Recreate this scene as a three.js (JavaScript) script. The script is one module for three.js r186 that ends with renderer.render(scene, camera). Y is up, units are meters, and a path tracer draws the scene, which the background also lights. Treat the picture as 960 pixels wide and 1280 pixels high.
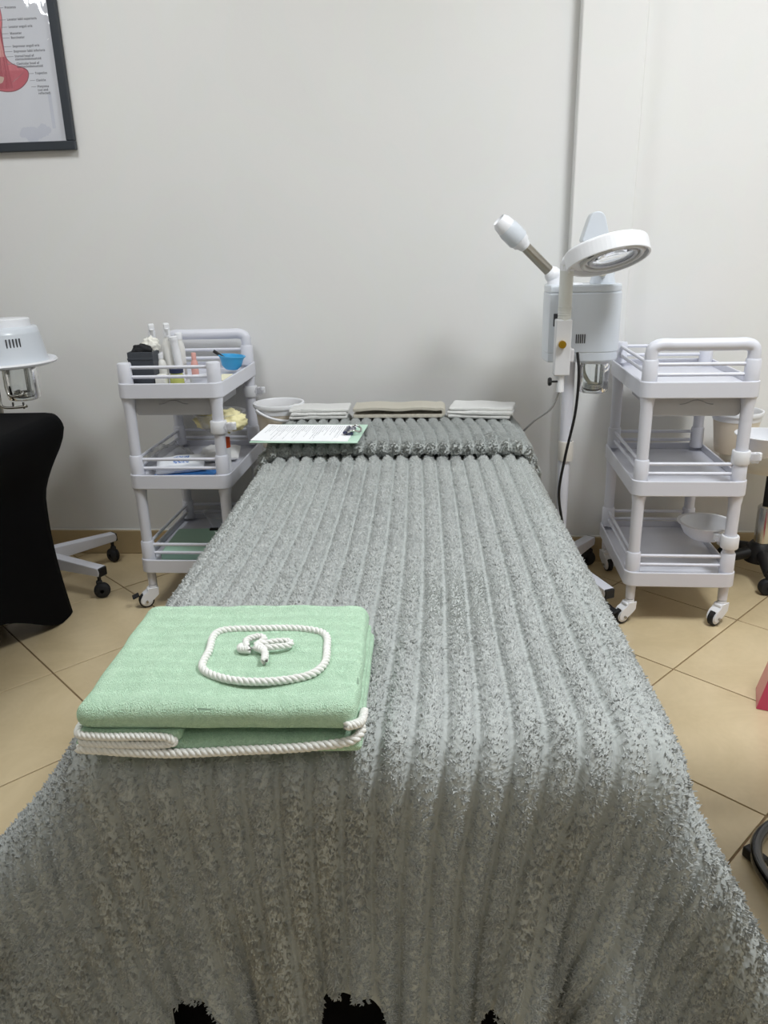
import * as THREE from 'three';
import { RoundedBoxGeometry } from 'three/addons/geometries/RoundedBoxGeometry.js';
import { ImprovedNoise } from 'three/addons/math/ImprovedNoise.js';
import { RectAreaLightUniformsLib } from 'three/addons/lights/RectAreaLightUniformsLib.js';
import { mergeGeometries, toCreasedNormals } from 'three/addons/utils/BufferGeometryUtils.js';

// ---------------------------------------------------------------- camera, exposure
const scene = new THREE.Scene();
scene.background = new THREE.Color(0x000000);
const renderer = new THREE.WebGLRenderer({ antialias: true });
renderer.toneMapping = THREE.LinearToneMapping;
renderer.toneMappingExposure = 0.96;
renderer.shadowMap.enabled = true;
renderer.shadowMap.type = THREE.PCFSoftShadowMap;

const FOCAL = 959.5;                                   // pixels, for a 960 x 1280 frame
const camera = new THREE.PerspectiveCamera(2 * Math.atan(640 / FOCAL) * 180 / Math.PI, 0.75, 0.05, 50);
{
  const pitch = 0.3316, roll = -0.0249, yaw = 0.0812;
  const fw = new THREE.Vector3(-Math.sin(yaw) * Math.cos(pitch), -Math.sin(pitch), -Math.cos(yaw) * Math.cos(pitch));
  const r0 = new THREE.Vector3(Math.cos(yaw), 0, -Math.sin(yaw));
  const u0 = new THREE.Vector3().crossVectors(r0, fw);
  const r = r0.clone().multiplyScalar(Math.cos(roll)).addScaledVector(u0, Math.sin(roll));
  const u = r0.clone().multiplyScalar(-Math.sin(roll)).addScaledVector(u0, Math.cos(roll));
  camera.matrixAutoUpdate = true;
  camera.position.set(0, 1.0916, 0);
  camera.quaternion.setFromRotationMatrix(new THREE.Matrix4().makeBasis(r, u, fw.clone().negate()));
}
scene.add(camera);

// ---------------------------------------------------------------- lights: square LED panels in the ceiling, one of them an added fill
RectAreaLightUniformsLib.init();
const ROOM = { x0: -3.1, x1: 2.6, z0: -2.677, z1: 3.0, h: 2.7, t: 0.15 };
const PANELS = [
  { x: 1.05, z: -1.15, size: 0.6, power: 43.5, label: 'square white ceiling light panel above the gap between bed and empty-topped cart' },
  { x: -1.2, z: -1.4, size: 0.6, power: 16, label: 'square white ceiling light panel above the bare black table' },
  { x: 0.5, z: 1.1, size: 0.6, power: 4, label: 'added square white fill panel on the unseen ceiling behind the camera' },  // unseen panel, added as frontal fill for the hanging front of the blanket
  { x: -2.62, z: 0.42, size: 0.17, power: 45, label: 'small square white ceiling light in the corner behind the black table' },
];
const PANEL_COLOR = new THREE.Color().setRGB(0.93, 0.97, 1.0);

// ---------------------------------------------------------------- helpers
function rng(seed) { let a = seed >>> 0; return () => { a = (a + 0x6D2B79F5) | 0; let t = Math.imul(a ^ (a >>> 15), 1 | a); t = (t + Math.imul(t ^ (t >>> 7), 61 | t)) ^ t; return ((t ^ (t >>> 14)) >>> 0) / 4294967296; }; }
const PN = new ImprovedNoise();
const noise = (x, y, z = 0) => PN.noise(x, y, z);
const fbm = (x, y, z = 0, o = 4) => { let s = 0, a = 0.5, f = 1; for (let i = 0; i < o; i++) { s += a * PN.noise(x * f, y * f, z + i * 7.3); a *= 0.5; f *= 2.03; } return s; };
const V = (x, y, z) => new THREE.Vector3(x, y, z);
const clamp = (x, a, b) => Math.max(a, Math.min(b, x));
const smooth = (a, b, x) => { const t = clamp((x - a) / (b - a), 0, 1); return t * t * (3 - 2 * t); };
const taken = new Map();
function numbered(name) { const n = taken.get(name) || 0; taken.set(name, n + 1); return n ? `${name}_${String(n).padStart(3, '0')}` : name; }
function tag(o, label, category, group) { o.userData.label = label; o.userData.category = category; if (group) o.userData.group = group; return o; }
function shade(o) { o.castShadow = true; o.receiveShadow = true; return o; }
function mesh(name, geometry, material, parent, label) {
  const m = shade(new THREE.Mesh(geometry, material)); m.name = parent ? name : numbered(name); (parent || scene).add(m);
  if (label) m.userData.label = label;
  return m;
}
function thing(name, label, category, [x, y, z] = [0, 0, 0], turn = 0, group) {
  const o = new THREE.Group(); o.name = numbered(name); scene.add(o);
  o.position.set(x, y, z); o.rotation.y = turn; tag(o, label, category, group);
  return o;
}
function structure(name, geometry, material, label, category) {
  const m = mesh(name, geometry, material); m.userData.kind = 'structure'; if (label) m.userData.label = label; if (category) m.userData.category = category; return m;
}
const merge = (list) => mergeGeometries(list.map((g) => { const q = g.index ? g.toNonIndexed() : g; for (const k of Object.keys(q.attributes)) if (!['position', 'normal', 'uv'].includes(k)) q.deleteAttribute(k); return q; }), false);
function at(g, x = 0, y = 0, z = 0, rx = 0, ry = 0, rz = 0, s = 1) {
  const m = new THREE.Matrix4().compose(V(x, y, z), new THREE.Quaternion().setFromEuler(new THREE.Euler(rx, ry, rz)), Array.isArray(s) ? V(...s) : V(s, s, s));
  return g.applyMatrix4(m);
}
const rbox = (w, h, d, r = 0.003, seg = 2) => new RoundedBoxGeometry(w, h, d, seg, Math.min(r, w / 2.01, h / 2.01, d / 2.01));
const cyl = (r0, r1, h, seg = 24) => new THREE.CylinderGeometry(r0, r1, h, seg);
function tube(pts, r, seg = 32, rs = 10, closed = false) { return new THREE.TubeGeometry(new THREE.CatmullRomCurve3(pts.map((p) => p.isVector3 ? p : V(...p)), closed, 'centripetal'), seg, r, rs, closed); }
function rod(a, b, r, seg = 10, r2 = r) {            // a round bar with closed ends
  const A = Array.isArray(a) ? V(...a) : a, B = Array.isArray(b) ? V(...b) : b, d = B.clone().sub(A), g = new THREE.CylinderGeometry(r2, r, d.length(), seg);
  return g.applyMatrix4(new THREE.Matrix4().compose(A.clone().add(B).multiplyScalar(0.5), new THREE.Quaternion().setFromUnitVectors(V(0, 1, 0), d.normalize()), V(1, 1, 1)));
}
const lathe = (pts, seg = 40) => { const g = new THREE.LatheGeometry(pts.map(([x, y]) => new THREE.Vector2(x * 1000, y * 1000)), seg); const c = toCreasedNormals(g, 0.7); c.scale(0.001, 0.001, 0.001); return c; };
function roundRect(w, d, r) {
  const s = new THREE.Shape(), x = w / 2, y = d / 2;
  s.moveTo(-x + r, -y); s.lineTo(x - r, -y); s.absarc(x - r, -y + r, r, -Math.PI / 2, 0); s.lineTo(x, y - r); s.absarc(x - r, y - r, r, 0, Math.PI / 2);
  s.lineTo(-x + r, y); s.absarc(-x + r, y - r, r, Math.PI / 2, Math.PI); s.lineTo(-x, -y + r); s.absarc(-x + r, -y + r, r, Math.PI, 1.5 * Math.PI);
  return s;
}
function slab(shape, h, bevel = 0.002, seg = 6) {     // shape in x,z; stands on y = 0
  const g = new THREE.ExtrudeGeometry(shape, { depth: h - 2 * bevel, bevelEnabled: bevel > 0, bevelThickness: bevel, bevelSize: bevel, bevelOffset: -bevel, bevelSegments: 2, curveSegments: seg });
  g.rotateX(-Math.PI / 2); g.translate(0, bevel, 0); return g;
}
function metricUV(g) {                                // uv in metres, by the way each face points
  const p = g.attributes.position, n = g.attributes.normal, uv = new Float32Array(p.count * 2);
  for (let i = 0; i < p.count; i++) {
    const ax = Math.abs(n.getX(i)), ay = Math.abs(n.getY(i)), az = Math.abs(n.getZ(i));
    if (ay >= ax && ay >= az) { uv[2 * i] = p.getX(i); uv[2 * i + 1] = p.getZ(i); } else if (ax >= az) { uv[2 * i] = p.getZ(i); uv[2 * i + 1] = p.getY(i); } else { uv[2 * i] = p.getX(i); uv[2 * i + 1] = p.getY(i); }
  }
  g.setAttribute('uv', new THREE.BufferAttribute(uv, 2)); return g;
}
function dataTexture(n, fn, srgb, repeat = 1, m = n) { // fn(u, v) -> [r, g, b] in 0..1
  const d = new Uint8Array(n * m * 4);
  for (let j = 0; j < m; j++) for (let i = 0; i < n; i++) { const c = fn(i / n, j / m), k = 4 * (j * n + i); d[k] = 255 * clamp(c[0], 0, 1); d[k + 1] = 255 * clamp(c[1], 0, 1); d[k + 2] = 255 * clamp(c[2], 0, 1); d[k + 3] = 255; }
  const t = new THREE.DataTexture(d, n, m); t.wrapS = t.wrapT = THREE.RepeatWrapping; t.magFilter = THREE.LinearFilter; t.minFilter = THREE.LinearMipmapLinearFilter; t.generateMipmaps = true;
  if (srgb) t.colorSpace = THREE.SRGBColorSpace; t.repeat.set(repeat, repeat); t.needsUpdate = true; return t;
}
// periodic noise, so that tiled textures have no seams
const pfbm = (u, v, f, z, o = 4) => { const a = u * 2 * Math.PI, b = v * 2 * Math.PI, R = f / (2 * Math.PI); return fbm(R * Math.cos(a) + 3.1 * R * Math.cos(b) * 0.32 + z, R * Math.sin(a) + z * 1.7, R * Math.sin(b) + R * Math.cos(b) * 0.95, o); };
const std = (o) => new THREE.MeshStandardMaterial(o);
const phys = (o) => new THREE.MeshPhysicalMaterial(o);

// ---------------------------------------------------------------- materials
const wallBump = dataTexture(256, (u, v) => { const h = 0.5 + 0.6 * pfbm(u, v, 18, 2, 4); return [h, h, h]; }, false, 1.3);
const wallTone = dataTexture(256, (u, v) => { const h = 0.5 * pfbm(u, v, 4, 9, 4); return [0.895 + 0.03 * h, 0.893 + 0.03 * h, 0.888 + 0.03 * h]; }, true, 0.6);
const M = {
  wall: std({ map: wallTone, roughness: 0.72, bumpMap: wallBump, bumpScale: 0.0006 }),
  ceiling: std({ color: 0xe9e7e1, roughness: 0.9 }),
  grout: std({ color: 0x8d7658, roughness: 0.95 }),
  plastic: phys({ color: 0xdcdde6, roughness: 0.38, clearcoat: 0.15, clearcoatRoughness: 0.3 }),
  plasticWhite: phys({ color: 0xe9eaee, roughness: 0.35 }),
  plasticGrey: std({ color: 0xbfc0c6, roughness: 0.45 }),
  steamerBlue: phys({ color: 0xd4dae2, roughness: 0.3, clearcoat: 0.3, clearcoatRoughness: 0.2 }),
  cream: std({ color: 0xe6e0cf, roughness: 0.45 }),
  black: std({ color: 0x0c0c0e, roughness: 0.5 }),
  blackGloss: phys({ color: 0x0a0a0b, roughness: 0.16, clearcoat: 0.6 }),
  rubber: std({ color: 0x15161a, roughness: 0.7 }),
  chrome: std({ color: 0xc9c9c6, metalness: 1, roughness: 0.18 }),
  steel: std({ color: 0xa9a49a, metalness: 1, roughness: 0.32 }),
  brass: std({ color: 0xcaa53a, metalness: 1, roughness: 0.28 }),
  darkGrey: std({ color: 0x3c3d42, roughness: 0.55 }),
  glass: phys({ color: 0xffffff, roughness: 0.04, transmission: 1, thickness: 0, ior: 1.45 }),
  jarGlass: phys({ color: 0xfafcfc, roughness: 0.02, transmission: 1, thickness: 0.002, ior: 1.42 }),
  clearPlastic: phys({ color: 0xf4f4f6, roughness: 0.15, transmission: 0.85, thickness: 0, ior: 1.45 }),
  paper: std({ color: 0xf3f3f2, roughness: 0.85 }),
};
const spandexBump = dataTexture(128, (u, v) => { const h = 0.5 + 0.5 * Math.sin(u * 2 * Math.PI * 24) * Math.sin(v * 2 * Math.PI * 24); return [h, h, h]; }, false, 12);
M.spandex = phys({ color: 0x050507, roughness: 0.9, specularIntensity: 0.25, bumpMap: spandexBump, bumpScale: 0.0002 });

// ---------------------------------------------------------------- the room
{
  const { x0, x1, z0, z1, h, t } = ROOM, w = x1 - x0, d = z1 - z0, cx = (x0 + x1) / 2, cz = (z0 + z1) / 2;
  const block = (a, b, c, x, y, z) => metricUV(at(new THREE.BoxGeometry(a, b, c), x, y, z));
  structure('wall_back', block(w + 2 * t, h + t, t, cx, h / 2, z0 - t / 2), M.wall);
  structure('wall_front', block(w + 2 * t, h + t, t, cx, h / 2, z1 + t / 2), M.wall);
  structure('wall_left', block(t, h + t, d, x0 - t / 2, h / 2, cz), M.wall);
  structure('wall_right', block(t, h + t, d, x1 + t / 2, h / 2, cz), M.wall);
  structure('ceiling', block(w + 2 * t, t, d + 2 * t, cx, h + t / 2, cz), M.ceiling);
  // boxed-in pipe chase on the back wall
  structure('trim_1', metricUV(at(rbox(0.192, h - 0.001, 0.05, 0.006), 0.499, h / 2, z0 + 0.0255)), M.wall, 'white boxed-in vertical wall projection behind the facial steamer', 'wall projection');

  // floor: ceramic tiles laid on the diagonal, each its own piece
  const tones = [0, 1, 2, 3].map((k) => dataTexture(256, (u, v) => {
    const n = pfbm(u, v, 3.0, 11 + 5 * k, 5), f = pfbm(u, v, 26, 31 + k, 3), q = 0.055 * n + 0.022 * f;
    return [0.83 + q - 0.006 * k, 0.755 + q * 1.02 - 0.007 * k, 0.61 + q * 1.1 - 0.008 * k];
  }, true, 2.5));
  M.tiles = tones.map((map) => phys({ map, roughness: 0.34, clearcoat: 0.25, clearcoatRoughness: 0.22 }));
  const floor = structure('floor', metricUV(at(new THREE.BoxGeometry(w + 2 * t, t, d + 2 * t), cx, -0.0035 - t / 2, cz)), M.grout, 'beige ceramic tile floor laid on the diagonal', 'floor');
  const S = 0.4, G = 0.0042, ang = 0.7396, ox = 0.6194, oz = -1.8681, ca = Math.cos(ang), sa = Math.sin(ang), half = (S - G) / 2;
  const full = at(rbox(S - G, 0.009, S - G, 0.0012, 1), 0, -0.0045, 0); metricUV(full);
  const variants = [0, 1, 2, 3].map((k) => { const g = full.clone(), uv = g.attributes.uv; for (let i = 0; i < uv.count; i++) uv.setXY(i, uv.getX(i) + k * 0.37, uv.getY(i) + k * 0.71); return g; });
  const rand = rng(5);
  const clip = (poly, inside, cut) => { const o = []; poly.forEach((p, i) => { const q = poly[(i + 1) % poly.length], a = inside(p), b = inside(q); if (a) o.push(p); if (a !== b) o.push(cut(p, q)); }); return o; };
  const mix = (p, q, k) => [p[0] + (q[0] - p[0]) * k, p[1] + (q[1] - p[1]) * k];
  for (let i = -14; i <= 14; i++) for (let j = -14; j <= 14; j++) {
    const u = (i + 0.5) * S, v = (j + 0.5) * S, x = ox + ca * u + sa * v, z = oz + sa * u - ca * v;
    let poly = [[-1, -1], [1, -1], [1, 1], [-1, 1]].map(([a, b]) => [x + half * (a * ca + b * sa), z + half * (a * sa - b * ca)]);
    const whole = poly.every(([px, pz]) => px > x0 && px < x1 && pz > z0 && pz < z1);
    const k = Math.floor(rand() * 4), k2 = Math.floor(rand() * 4);
    if (whole) { const m = mesh('tile', variants[k2], M.tiles[k], floor); m.position.set(x, 0, z); m.rotation.y = -ang + (k2 % 2) * Math.PI; continue; }
    poly = clip(poly, (p) => p[0] > x0, (p, q) => mix(p, q, (x0 - p[0]) / (q[0] - p[0])));
    poly = clip(poly, (p) => p[0] < x1, (p, q) => mix(p, q, (x1 - p[0]) / (q[0] - p[0])));
    poly = clip(poly, (p) => p[1] > z0, (p, q) => mix(p, q, (z0 - p[1]) / (q[1] - p[1])));
    poly = clip(poly, (p) => p[1] < z1, (p, q) => mix(p, q, (z1 - p[1]) / (q[1] - p[1])));
    if (poly.length < 3) continue;
    let area = 0; poly.forEach((p, n) => { const q = poly[(n + 1) % poly.length]; area += p[0] * q[1] - q[0] * p[1]; });
    if (Math.abs(area) < 0.004) continue;
    const shape = new THREE.Shape(poly.map(([px, pz]) => new THREE.Vector2(px - x, -(pz - z))));
    const g = new THREE.ExtrudeGeometry(shape, { depth: 0.009, bevelEnabled: false }); g.rotateX(-Math.PI / 2); g.translate(0, -0.009, 0); metricUV(g);
    mesh('tile', g, M.tiles[k], floor).position.set(x, 0, z);
  }
  // skirting tiles round the room
  const skirtTone = dataTexture(256, (u, v) => { const n = 0.05 * pfbm(u, v, 4, 71, 5); return [0.72 + n, 0.64 + n, 0.5 + n]; }, true, 2);
  M.skirt = phys({ map: skirtTone, roughness: 0.3, clearcoat: 0.2 });
  const sk = (a, c, x, z) => metricUV(at(rbox(a, 0.0935, c, 0.003), x, 0.0935 / 2 + 0.0003, z));
  structure('baseboard_back', merge([sk(0.402 - x0, 0.012, (x0 + 0.402) / 2, z0 + 0.0065), sk(x1 - 0.596, 0.012, (x1 + 0.596) / 2, z0 + 0.0065), sk(0.216, 0.012, 0.499, z0 + 0.0575)]), M.skirt);
  structure('baseboard_left', sk(0.012, d - 0.03, x0 + 0.0065, cz), M.skirt);
  structure('baseboard_right', sk(0.012, d - 0.03, x1 - 0.0065, cz), M.skirt);
  structure('baseboard_front', sk(w - 0.03, 0.012, cx, z1 - 0.0065), M.skirt);
  // bead of white sealant along the top of the skirting
  M.sealant = std({ color: 0xeceae4, roughness: 0.5 });
  structure('trim_2', merge([[x0, 0.402, 0], [0.392, 0.606, 0.051], [0.596, x1, 0]].map(([a, b, o]) => rod([a + 0.001, 0.0955, z0 + o + 0.004], [b - 0.001, 0.0955, z0 + o + 0.004], 0.0035, 8))), M.sealant);

  // ceiling panels: frame, glowing diffuser and the light it gives
  for (const p of PANELS) {
    const t1 = thing('ceiling_light_panel', p.label, 'ceiling light', [p.x, h, p.z]);
    const s = p.size, f = 0.02, bar = (a, c, x, z) => at(rbox(a, 0.012, c, 0.002), x, -0.0065, z);
    mesh('frame', merge([bar(s + 2 * f, f, 0, s / 2 + f / 2), bar(s + 2 * f, f, 0, -s / 2 - f / 2), bar(f, s, s / 2 + f / 2, 0), bar(f, s, -s / 2 - f / 2, 0)]), M.plasticWhite, t1);
    const glow = std({ color: 0xffffff, emissive: PANEL_COLOR, emissiveIntensity: 3, roughness: 0.6 });
    mesh('diffuser', at(rbox(s, 0.004, s, 0.001), 0, -0.004, 0), glow, t1);
    const L = new THREE.RectAreaLight(PANEL_COLOR, p.power, s, s); L.position.set(p.x, h - 0.016, p.z); L.lookAt(p.x, 0, p.z); L.name = numbered('panel_light'); scene.add(L);
  }
}

// ---------------------------------------------------------------- treatment tables in black stretch covers
// local frame: x across, z along, near end at z = 0, far end at z = -length
function treatmentTable(label, pos, turn, halfW, length, height, r, overhang, archW, archL) {
  const o = thing('treatment_table', label, 'treatment table', pos, turn);
  // the cover: rounded top, sides pulled in between the top edge and four foot pockets, hems arched up between the feet
  const U = 160, VN = 26, P = [], idx = [];
  const ring = (k, inset) => {                           // point on the rounded outline, k in 0..1
    const hw = halfW - inset, hl = length / 2 - inset, rr = Math.max(0.005, r - inset * 0.6), a = 2 * (hw - rr), b = 2 * (hl - rr), c = Math.PI * rr / 2, per = 2 * a + 2 * b + 4 * c; let s = k * per;
    const seg = [[a, (q) => [-hw + rr + q, -hl]], [c, (q) => [hw - rr + rr * Math.sin(q / rr), -hl + rr - rr * Math.cos(q / rr)]], [b, (q) => [hw, -hl + rr + q]], [c, (q) => [hw - rr + rr * Math.cos(q / rr), hl - rr + rr * Math.sin(q / rr)]],
      [a, (q) => [hw - rr - q, hl]], [c, (q) => [-hw + rr - rr * Math.sin(q / rr), hl - rr + rr * Math.cos(q / rr)]], [b, (q) => [-hw, hl - rr - q]], [c, (q) => [-hw + rr - rr * Math.cos(q / rr), -hl + rr - rr * Math.sin(q / rr)]]];
    for (const [len, f] of seg) { if (s <= len) return f(s); s -= len; }
    return seg[0][1](0);
  };
  for (let j = 0; j <= VN; j++) for (let i = 0; i < U; i++) {
    const k = i / U, [bx, bz] = ring(k, 0);
    const ax = Math.abs(bx) / halfW, az = Math.abs(bz) / (length / 2), corner = smooth(0.5, 0.9, Math.min(ax, az));
    const onEnd = az > 0.98, arch = (1 - corner) * (onEnd ? archW : archL);
    let y, inset;
    if (j < 6) { const a = (j / 6) * Math.PI / 2; y = height - r * 0.9 + r * 0.9 * Math.cos(a); inset = 0.03 * (1 - Math.sin(a)); if (j === 0) inset = 0.03; }
    else {
      const q = (j - 6) / (VN - 6), edge = height - r * 0.9; y = edge + (arch + 0.002 - edge) * q;
      inset = overhang * (smooth(0, 0.35, q)) * (1 + 0.35 * (1 - corner)) + 0.02 * Math.sin(Math.PI * q) + (1 - corner) * 0.02 * q;
    }
    const [px, pz] = ring(k, inset); P.push(px, y, pz - length / 2);
  }
  const cap = P.length / 3; P.push(0, height, -length / 2);
  for (let i = 0; i < U; i++) { idx.push(cap, (i + 1) % U, i); for (let j = 0; j < VN; j++) { const a = j * U + i, b = j * U + (i + 1) % U; idx.push(a, b, a + U, b, b + U, a + U); } }
  const g = new THREE.BufferGeometry(); g.setAttribute('position', new THREE.Float32BufferAttribute(P, 3)); g.setIndex(idx); g.computeVertexNormals(); metricUV(g);
  mesh('stretch_cover', g, M.spandex, o);
  mesh('mattress', at(rbox(2 * halfW - 0.05, 0.07, length - 0.05, 0.03, 4), 0, height - 0.045, -length / 2), M.black, o);
  for (const sx of [-1, 1]) for (const sz of [0, 1]) {
    const lx = sx * (halfW - overhang - 0.05), lz = sz ? -length + overhang + 0.05 : -overhang - 0.05;
    mesh('leg', rod([lx, 0.001, lz], [lx * 0.98, height - 0.075, lz], 0.018, 12), M.darkGrey, o);
  }
  return o;
}
const BED = { x: -0.0875, z: -0.757, turn: 0.034, hw: 0.362, len: 1.74, top: 0.522, r: 0.035 };
treatmentTable('treatment table in a black stretch cover under the grey ribbed blanket', [BED.x, 0, BED.z], BED.turn, BED.hw, BED.len, BED.top, BED.r, 0.0, 0.0, 0.04);
treatmentTable('bare black stretch-covered table with arched hem beside the steamer base', [-1.525, 0, -0.715], 0.02, 0.42, 1.50, 0.648, 0.05, 0.055, 0.10, 0.13);

// ---------------------------------------------------------------- ribbed plush blanket: a cloth let fall over the bed
const RIB = 0.0345;
const BL = { w: 1.47, len: 2.085, far: -1.735, n: 73, m: 110 };
const cloth = (() => {
  const { w, len, far, n, m } = BL, du = w / (n - 1), dv = len / (m - 1), N = n * m;
  const X = new Float64Array(N * 3), Q = new Float64Array(N * 3), rand = rng(11);
  const off = -0.06;
  for (let j = 0; j < m; j++) for (let i = 0; i < n; i++) { const k = 3 * (j * n + i); X[k] = off + (i - (n - 1) / 2) * du; X[k + 1] = BED.top + 0.014 + 0.001 * rand(); X[k + 2] = far + j * dv; }
  Q.set(X);
  const C = []; // a, b, rest, stiffness
  const link = (a, b, s) => { const dx = X[3 * a] - X[3 * b], dz = X[3 * a + 2] - X[3 * b + 2]; C.push(a, b, Math.hypot(dx, dz), s); };
  for (let j = 0; j < m; j++) for (let i = 0; i < n; i++) {
    const a = j * n + i;
    if (i + 1 < n) link(a, a + 1, 0.9); if (j + 1 < m) link(a, a + n, 0.95);
    if (i + 1 < n && j + 1 < m) { link(a, a + n + 1, 0.2); link(a + 1, a + n, 0.2); }
    if (i + 2 < n) link(a, a + 2, 0.035); if (j + 2 < m) link(a, a + 2 * n, 0.14);
    if (j + 4 < m) link(a, a + 4 * n, 0.03);
  }
  const CA = new Int32Array(C.length / 4), CB = new Int32Array(C.length / 4), CR = new Float64Array(C.length / 4), CS = new Float64Array(C.length / 4);
  for (let c = 0; c < CA.length; c++) { CA[c] = C[4 * c]; CB[c] = C[4 * c + 1]; CR[c] = C[4 * c + 2]; CS[c] = C[4 * c + 3]; }
  const hx = BED.hw, hz = BED.len / 2, cz = -BED.len / 2, hy = BED.top / 2, R = 0.045, th = 0.011;
  const dt = 1 / 90, steps = 330, iters = 14;
  for (let s = 0; s < steps; s++) {
    const g = 9.8 * dt * dt, damp = s < 220 ? 0.985 : 0.93;
    for (let k = 0; k < N; k++) {
      const q = 3 * k, far4 = k < 4 * n && Math.abs(X[q]) < hx - 0.03;
      for (let a = 0; a < 3; a++) { const x = X[q + a]; if (far4) { Q[q + a] = x; continue; } X[q + a] = x + (x - Q[q + a]) * damp; Q[q + a] = x; }
      if (!far4) X[q + 1] -= g;
      // stiff plush stands away from the bed at the two near corners
      { const px = X[q], pz = X[q + 2], side = px < 0 ? 7.0 : 3.2, c = smooth(-0.75, -0.1, pz); if (!far4 && Math.abs(px) > hx + 0.012) X[q] += Math.sign(px) * side * c * dt * dt; if (!far4 && pz > 0.012) X[q + 2] += 0.3 * dt * dt; }
    }
    for (let it = 0; it < iters; it++) {
      const L = CA.length, rev = it & 1;
      for (let cc = 0; cc < L; cc++) {
        const c = rev ? L - 1 - cc : cc, a = 3 * CA[c], b = 3 * CB[c];
        const dx = X[b] - X[a], dy = X[b + 1] - X[a + 1], dz = X[b + 2] - X[a + 2], d = Math.sqrt(dx * dx + dy * dy + dz * dz) + 1e-12, f = 0.5 * CS[c] * (d - CR[c]) / d;
        X[a] += dx * f; X[a + 1] += dy * f; X[a + 2] += dz * f; X[b] -= dx * f; X[b + 1] -= dy * f; X[b + 2] -= dz * f;
      }
      for (let k = 0; k < N; k++) {                       // the bed is a rounded block, the floor a plane
        const q = 3 * k, px = X[q], py = X[q + 1] - hy, pz = X[q + 2] - cz;
        const ex = Math.abs(px) - (hx - R), ey = Math.abs(py) - (hy - R), ez = Math.abs(pz) - (hz - R);
        const mx = Math.max(ex, 0), my = Math.max(ey, 0), mz = Math.max(ez, 0), ol = Math.sqrt(mx * mx + my * my + mz * mz);
        const sd = ol + Math.min(Math.max(ex, ey, ez), 0) - R - th;
        if (sd < 0) {
          let nx, ny, nz;
          if (ol > 1e-9) { nx = Math.sign(px) * mx / ol; ny = Math.sign(py) * my / ol; nz = Math.sign(pz) * mz / ol; } else { nx = 0; ny = 1; nz = 0; }
          X[q] -= nx * sd; X[q + 1] -= ny * sd; X[q + 2] -= nz * sd;
          const fr = 0.35; for (let a = 0; a < 3; a++) X[q + a] += (Q[q + a] - X[q + a]) * fr * (a === 1 ? 0.2 : 1) * (ny > 0.7 ? 1 : 0.5);
        }
        if (X[q + 1] < 0.014) { X[q + 1] = 0.014; X[q] += (Q[q] - X[q]) * 0.5; X[q + 2] += (Q[q + 2] - X[q + 2]) * 0.5; }
      }
    }
  }
  for (let pass = 0; pass < 2; pass++) {                    // take out the last jitter
    const Y = X.slice();
    for (let j = 1; j < m - 1; j++) for (let i = 1; i < n - 1; i++) for (let a = 0; a < 3; a++) { const k = 3 * (j * n + i) + a; X[k] = 0.5 * Y[k] + 0.125 * (Y[k - 3] + Y[k + 3] + Y[k - 3 * n] + Y[k + 3 * n]); }
  }
  const cr = (p0, p1, p2, p3, t) => 0.5 * (2 * p1 + (p2 - p0) * t + (2 * p0 - 5 * p1 + 4 * p2 - p3) * t * t + (3 * p1 - p0 - 3 * p2 + p3) * t * t * t);
  function point(s, t, out) {                               // s, t in metres on the cloth; s from -w/2, t from 0
    const u = clamp((s + w / 2) / du, 0, n - 1.0001), v = clamp(t / dv, 0, m - 1.0001), i = Math.floor(u), j = Math.floor(v), fu = u - i, fv = v - j, c = [];
    for (let a = 0; a < 3; a++) {
      const row = [];
      for (let b = -1; b <= 2; b++) { const jj = clamp(j + b, 0, m - 1), base = jj * n, g = (q) => X[3 * (base + clamp(q, 0, n - 1)) + a]; row.push(cr(g(i - 1), g(i), g(i + 1), g(i + 2), fu)); }
      c.push(cr(row[0], row[1], row[2], row[3], fv));
    }
    return out.set(c[0], c[1], c[2]);
  }
  const A = V(), B = V(), Cc = V(), D = V(), e = 0.006;
  function frame(s, t, p, nrm, ds, dtv) {                   // point, normal and the two directions of the weave
    point(s, t, p); point(s + e, t, A); point(s - e, t, B); point(s, t + e, Cc); point(s, t - e, D);
    ds.subVectors(A, B).normalize(); dtv.subVectors(Cc, D).normalize(); nrm.crossVectors(dtv, ds).normalize();
  }
  return { point, frame, w, len };
})();
// the hem is cut in shallow waves
const hemAt = (s) => cloth.len - (0.066 + 0.022 * smooth(0, -0.2, s)) * smooth(-0.2, 0.8, Math.cos((s - 0.068) / 0.236 * 2 * Math.PI)) * smooth(0.42, 0.34, Math.abs(s));
// how far the pile stands above the backing: domed ribs between narrow flat grooves
function ribHeight(s) { const q = Math.abs(((s / RIB) % 1 + 1) % 1 - 0.5) * 2; /* 0 at the crown, 1 in the groove */ return q > 0.77 ? 0 : 0.0132 * Math.pow(Math.cos((q / 0.77) * Math.PI / 2), 0.5); }
const furTone = dataTexture(256, (u, v) => { const n = 0.5 + 0.9 * pfbm(u, v, 22, 3, 3); return [n, n, n]; }, false, 7);
M.plush = phys({ color: 0xb2b6b4, roughness: 0.95, bumpMap: furTone, bumpScale: 0.002, sheen: 0.35, sheenRoughness: 0.6, sheenColor: 0xd8dcdc, side: THREE.DoubleSide });
M.fur = phys({ color: 0xd0d3d1, roughness: 1, specularIntensity: 0.2, transmission: 0.3, thickness: 0 });

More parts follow.
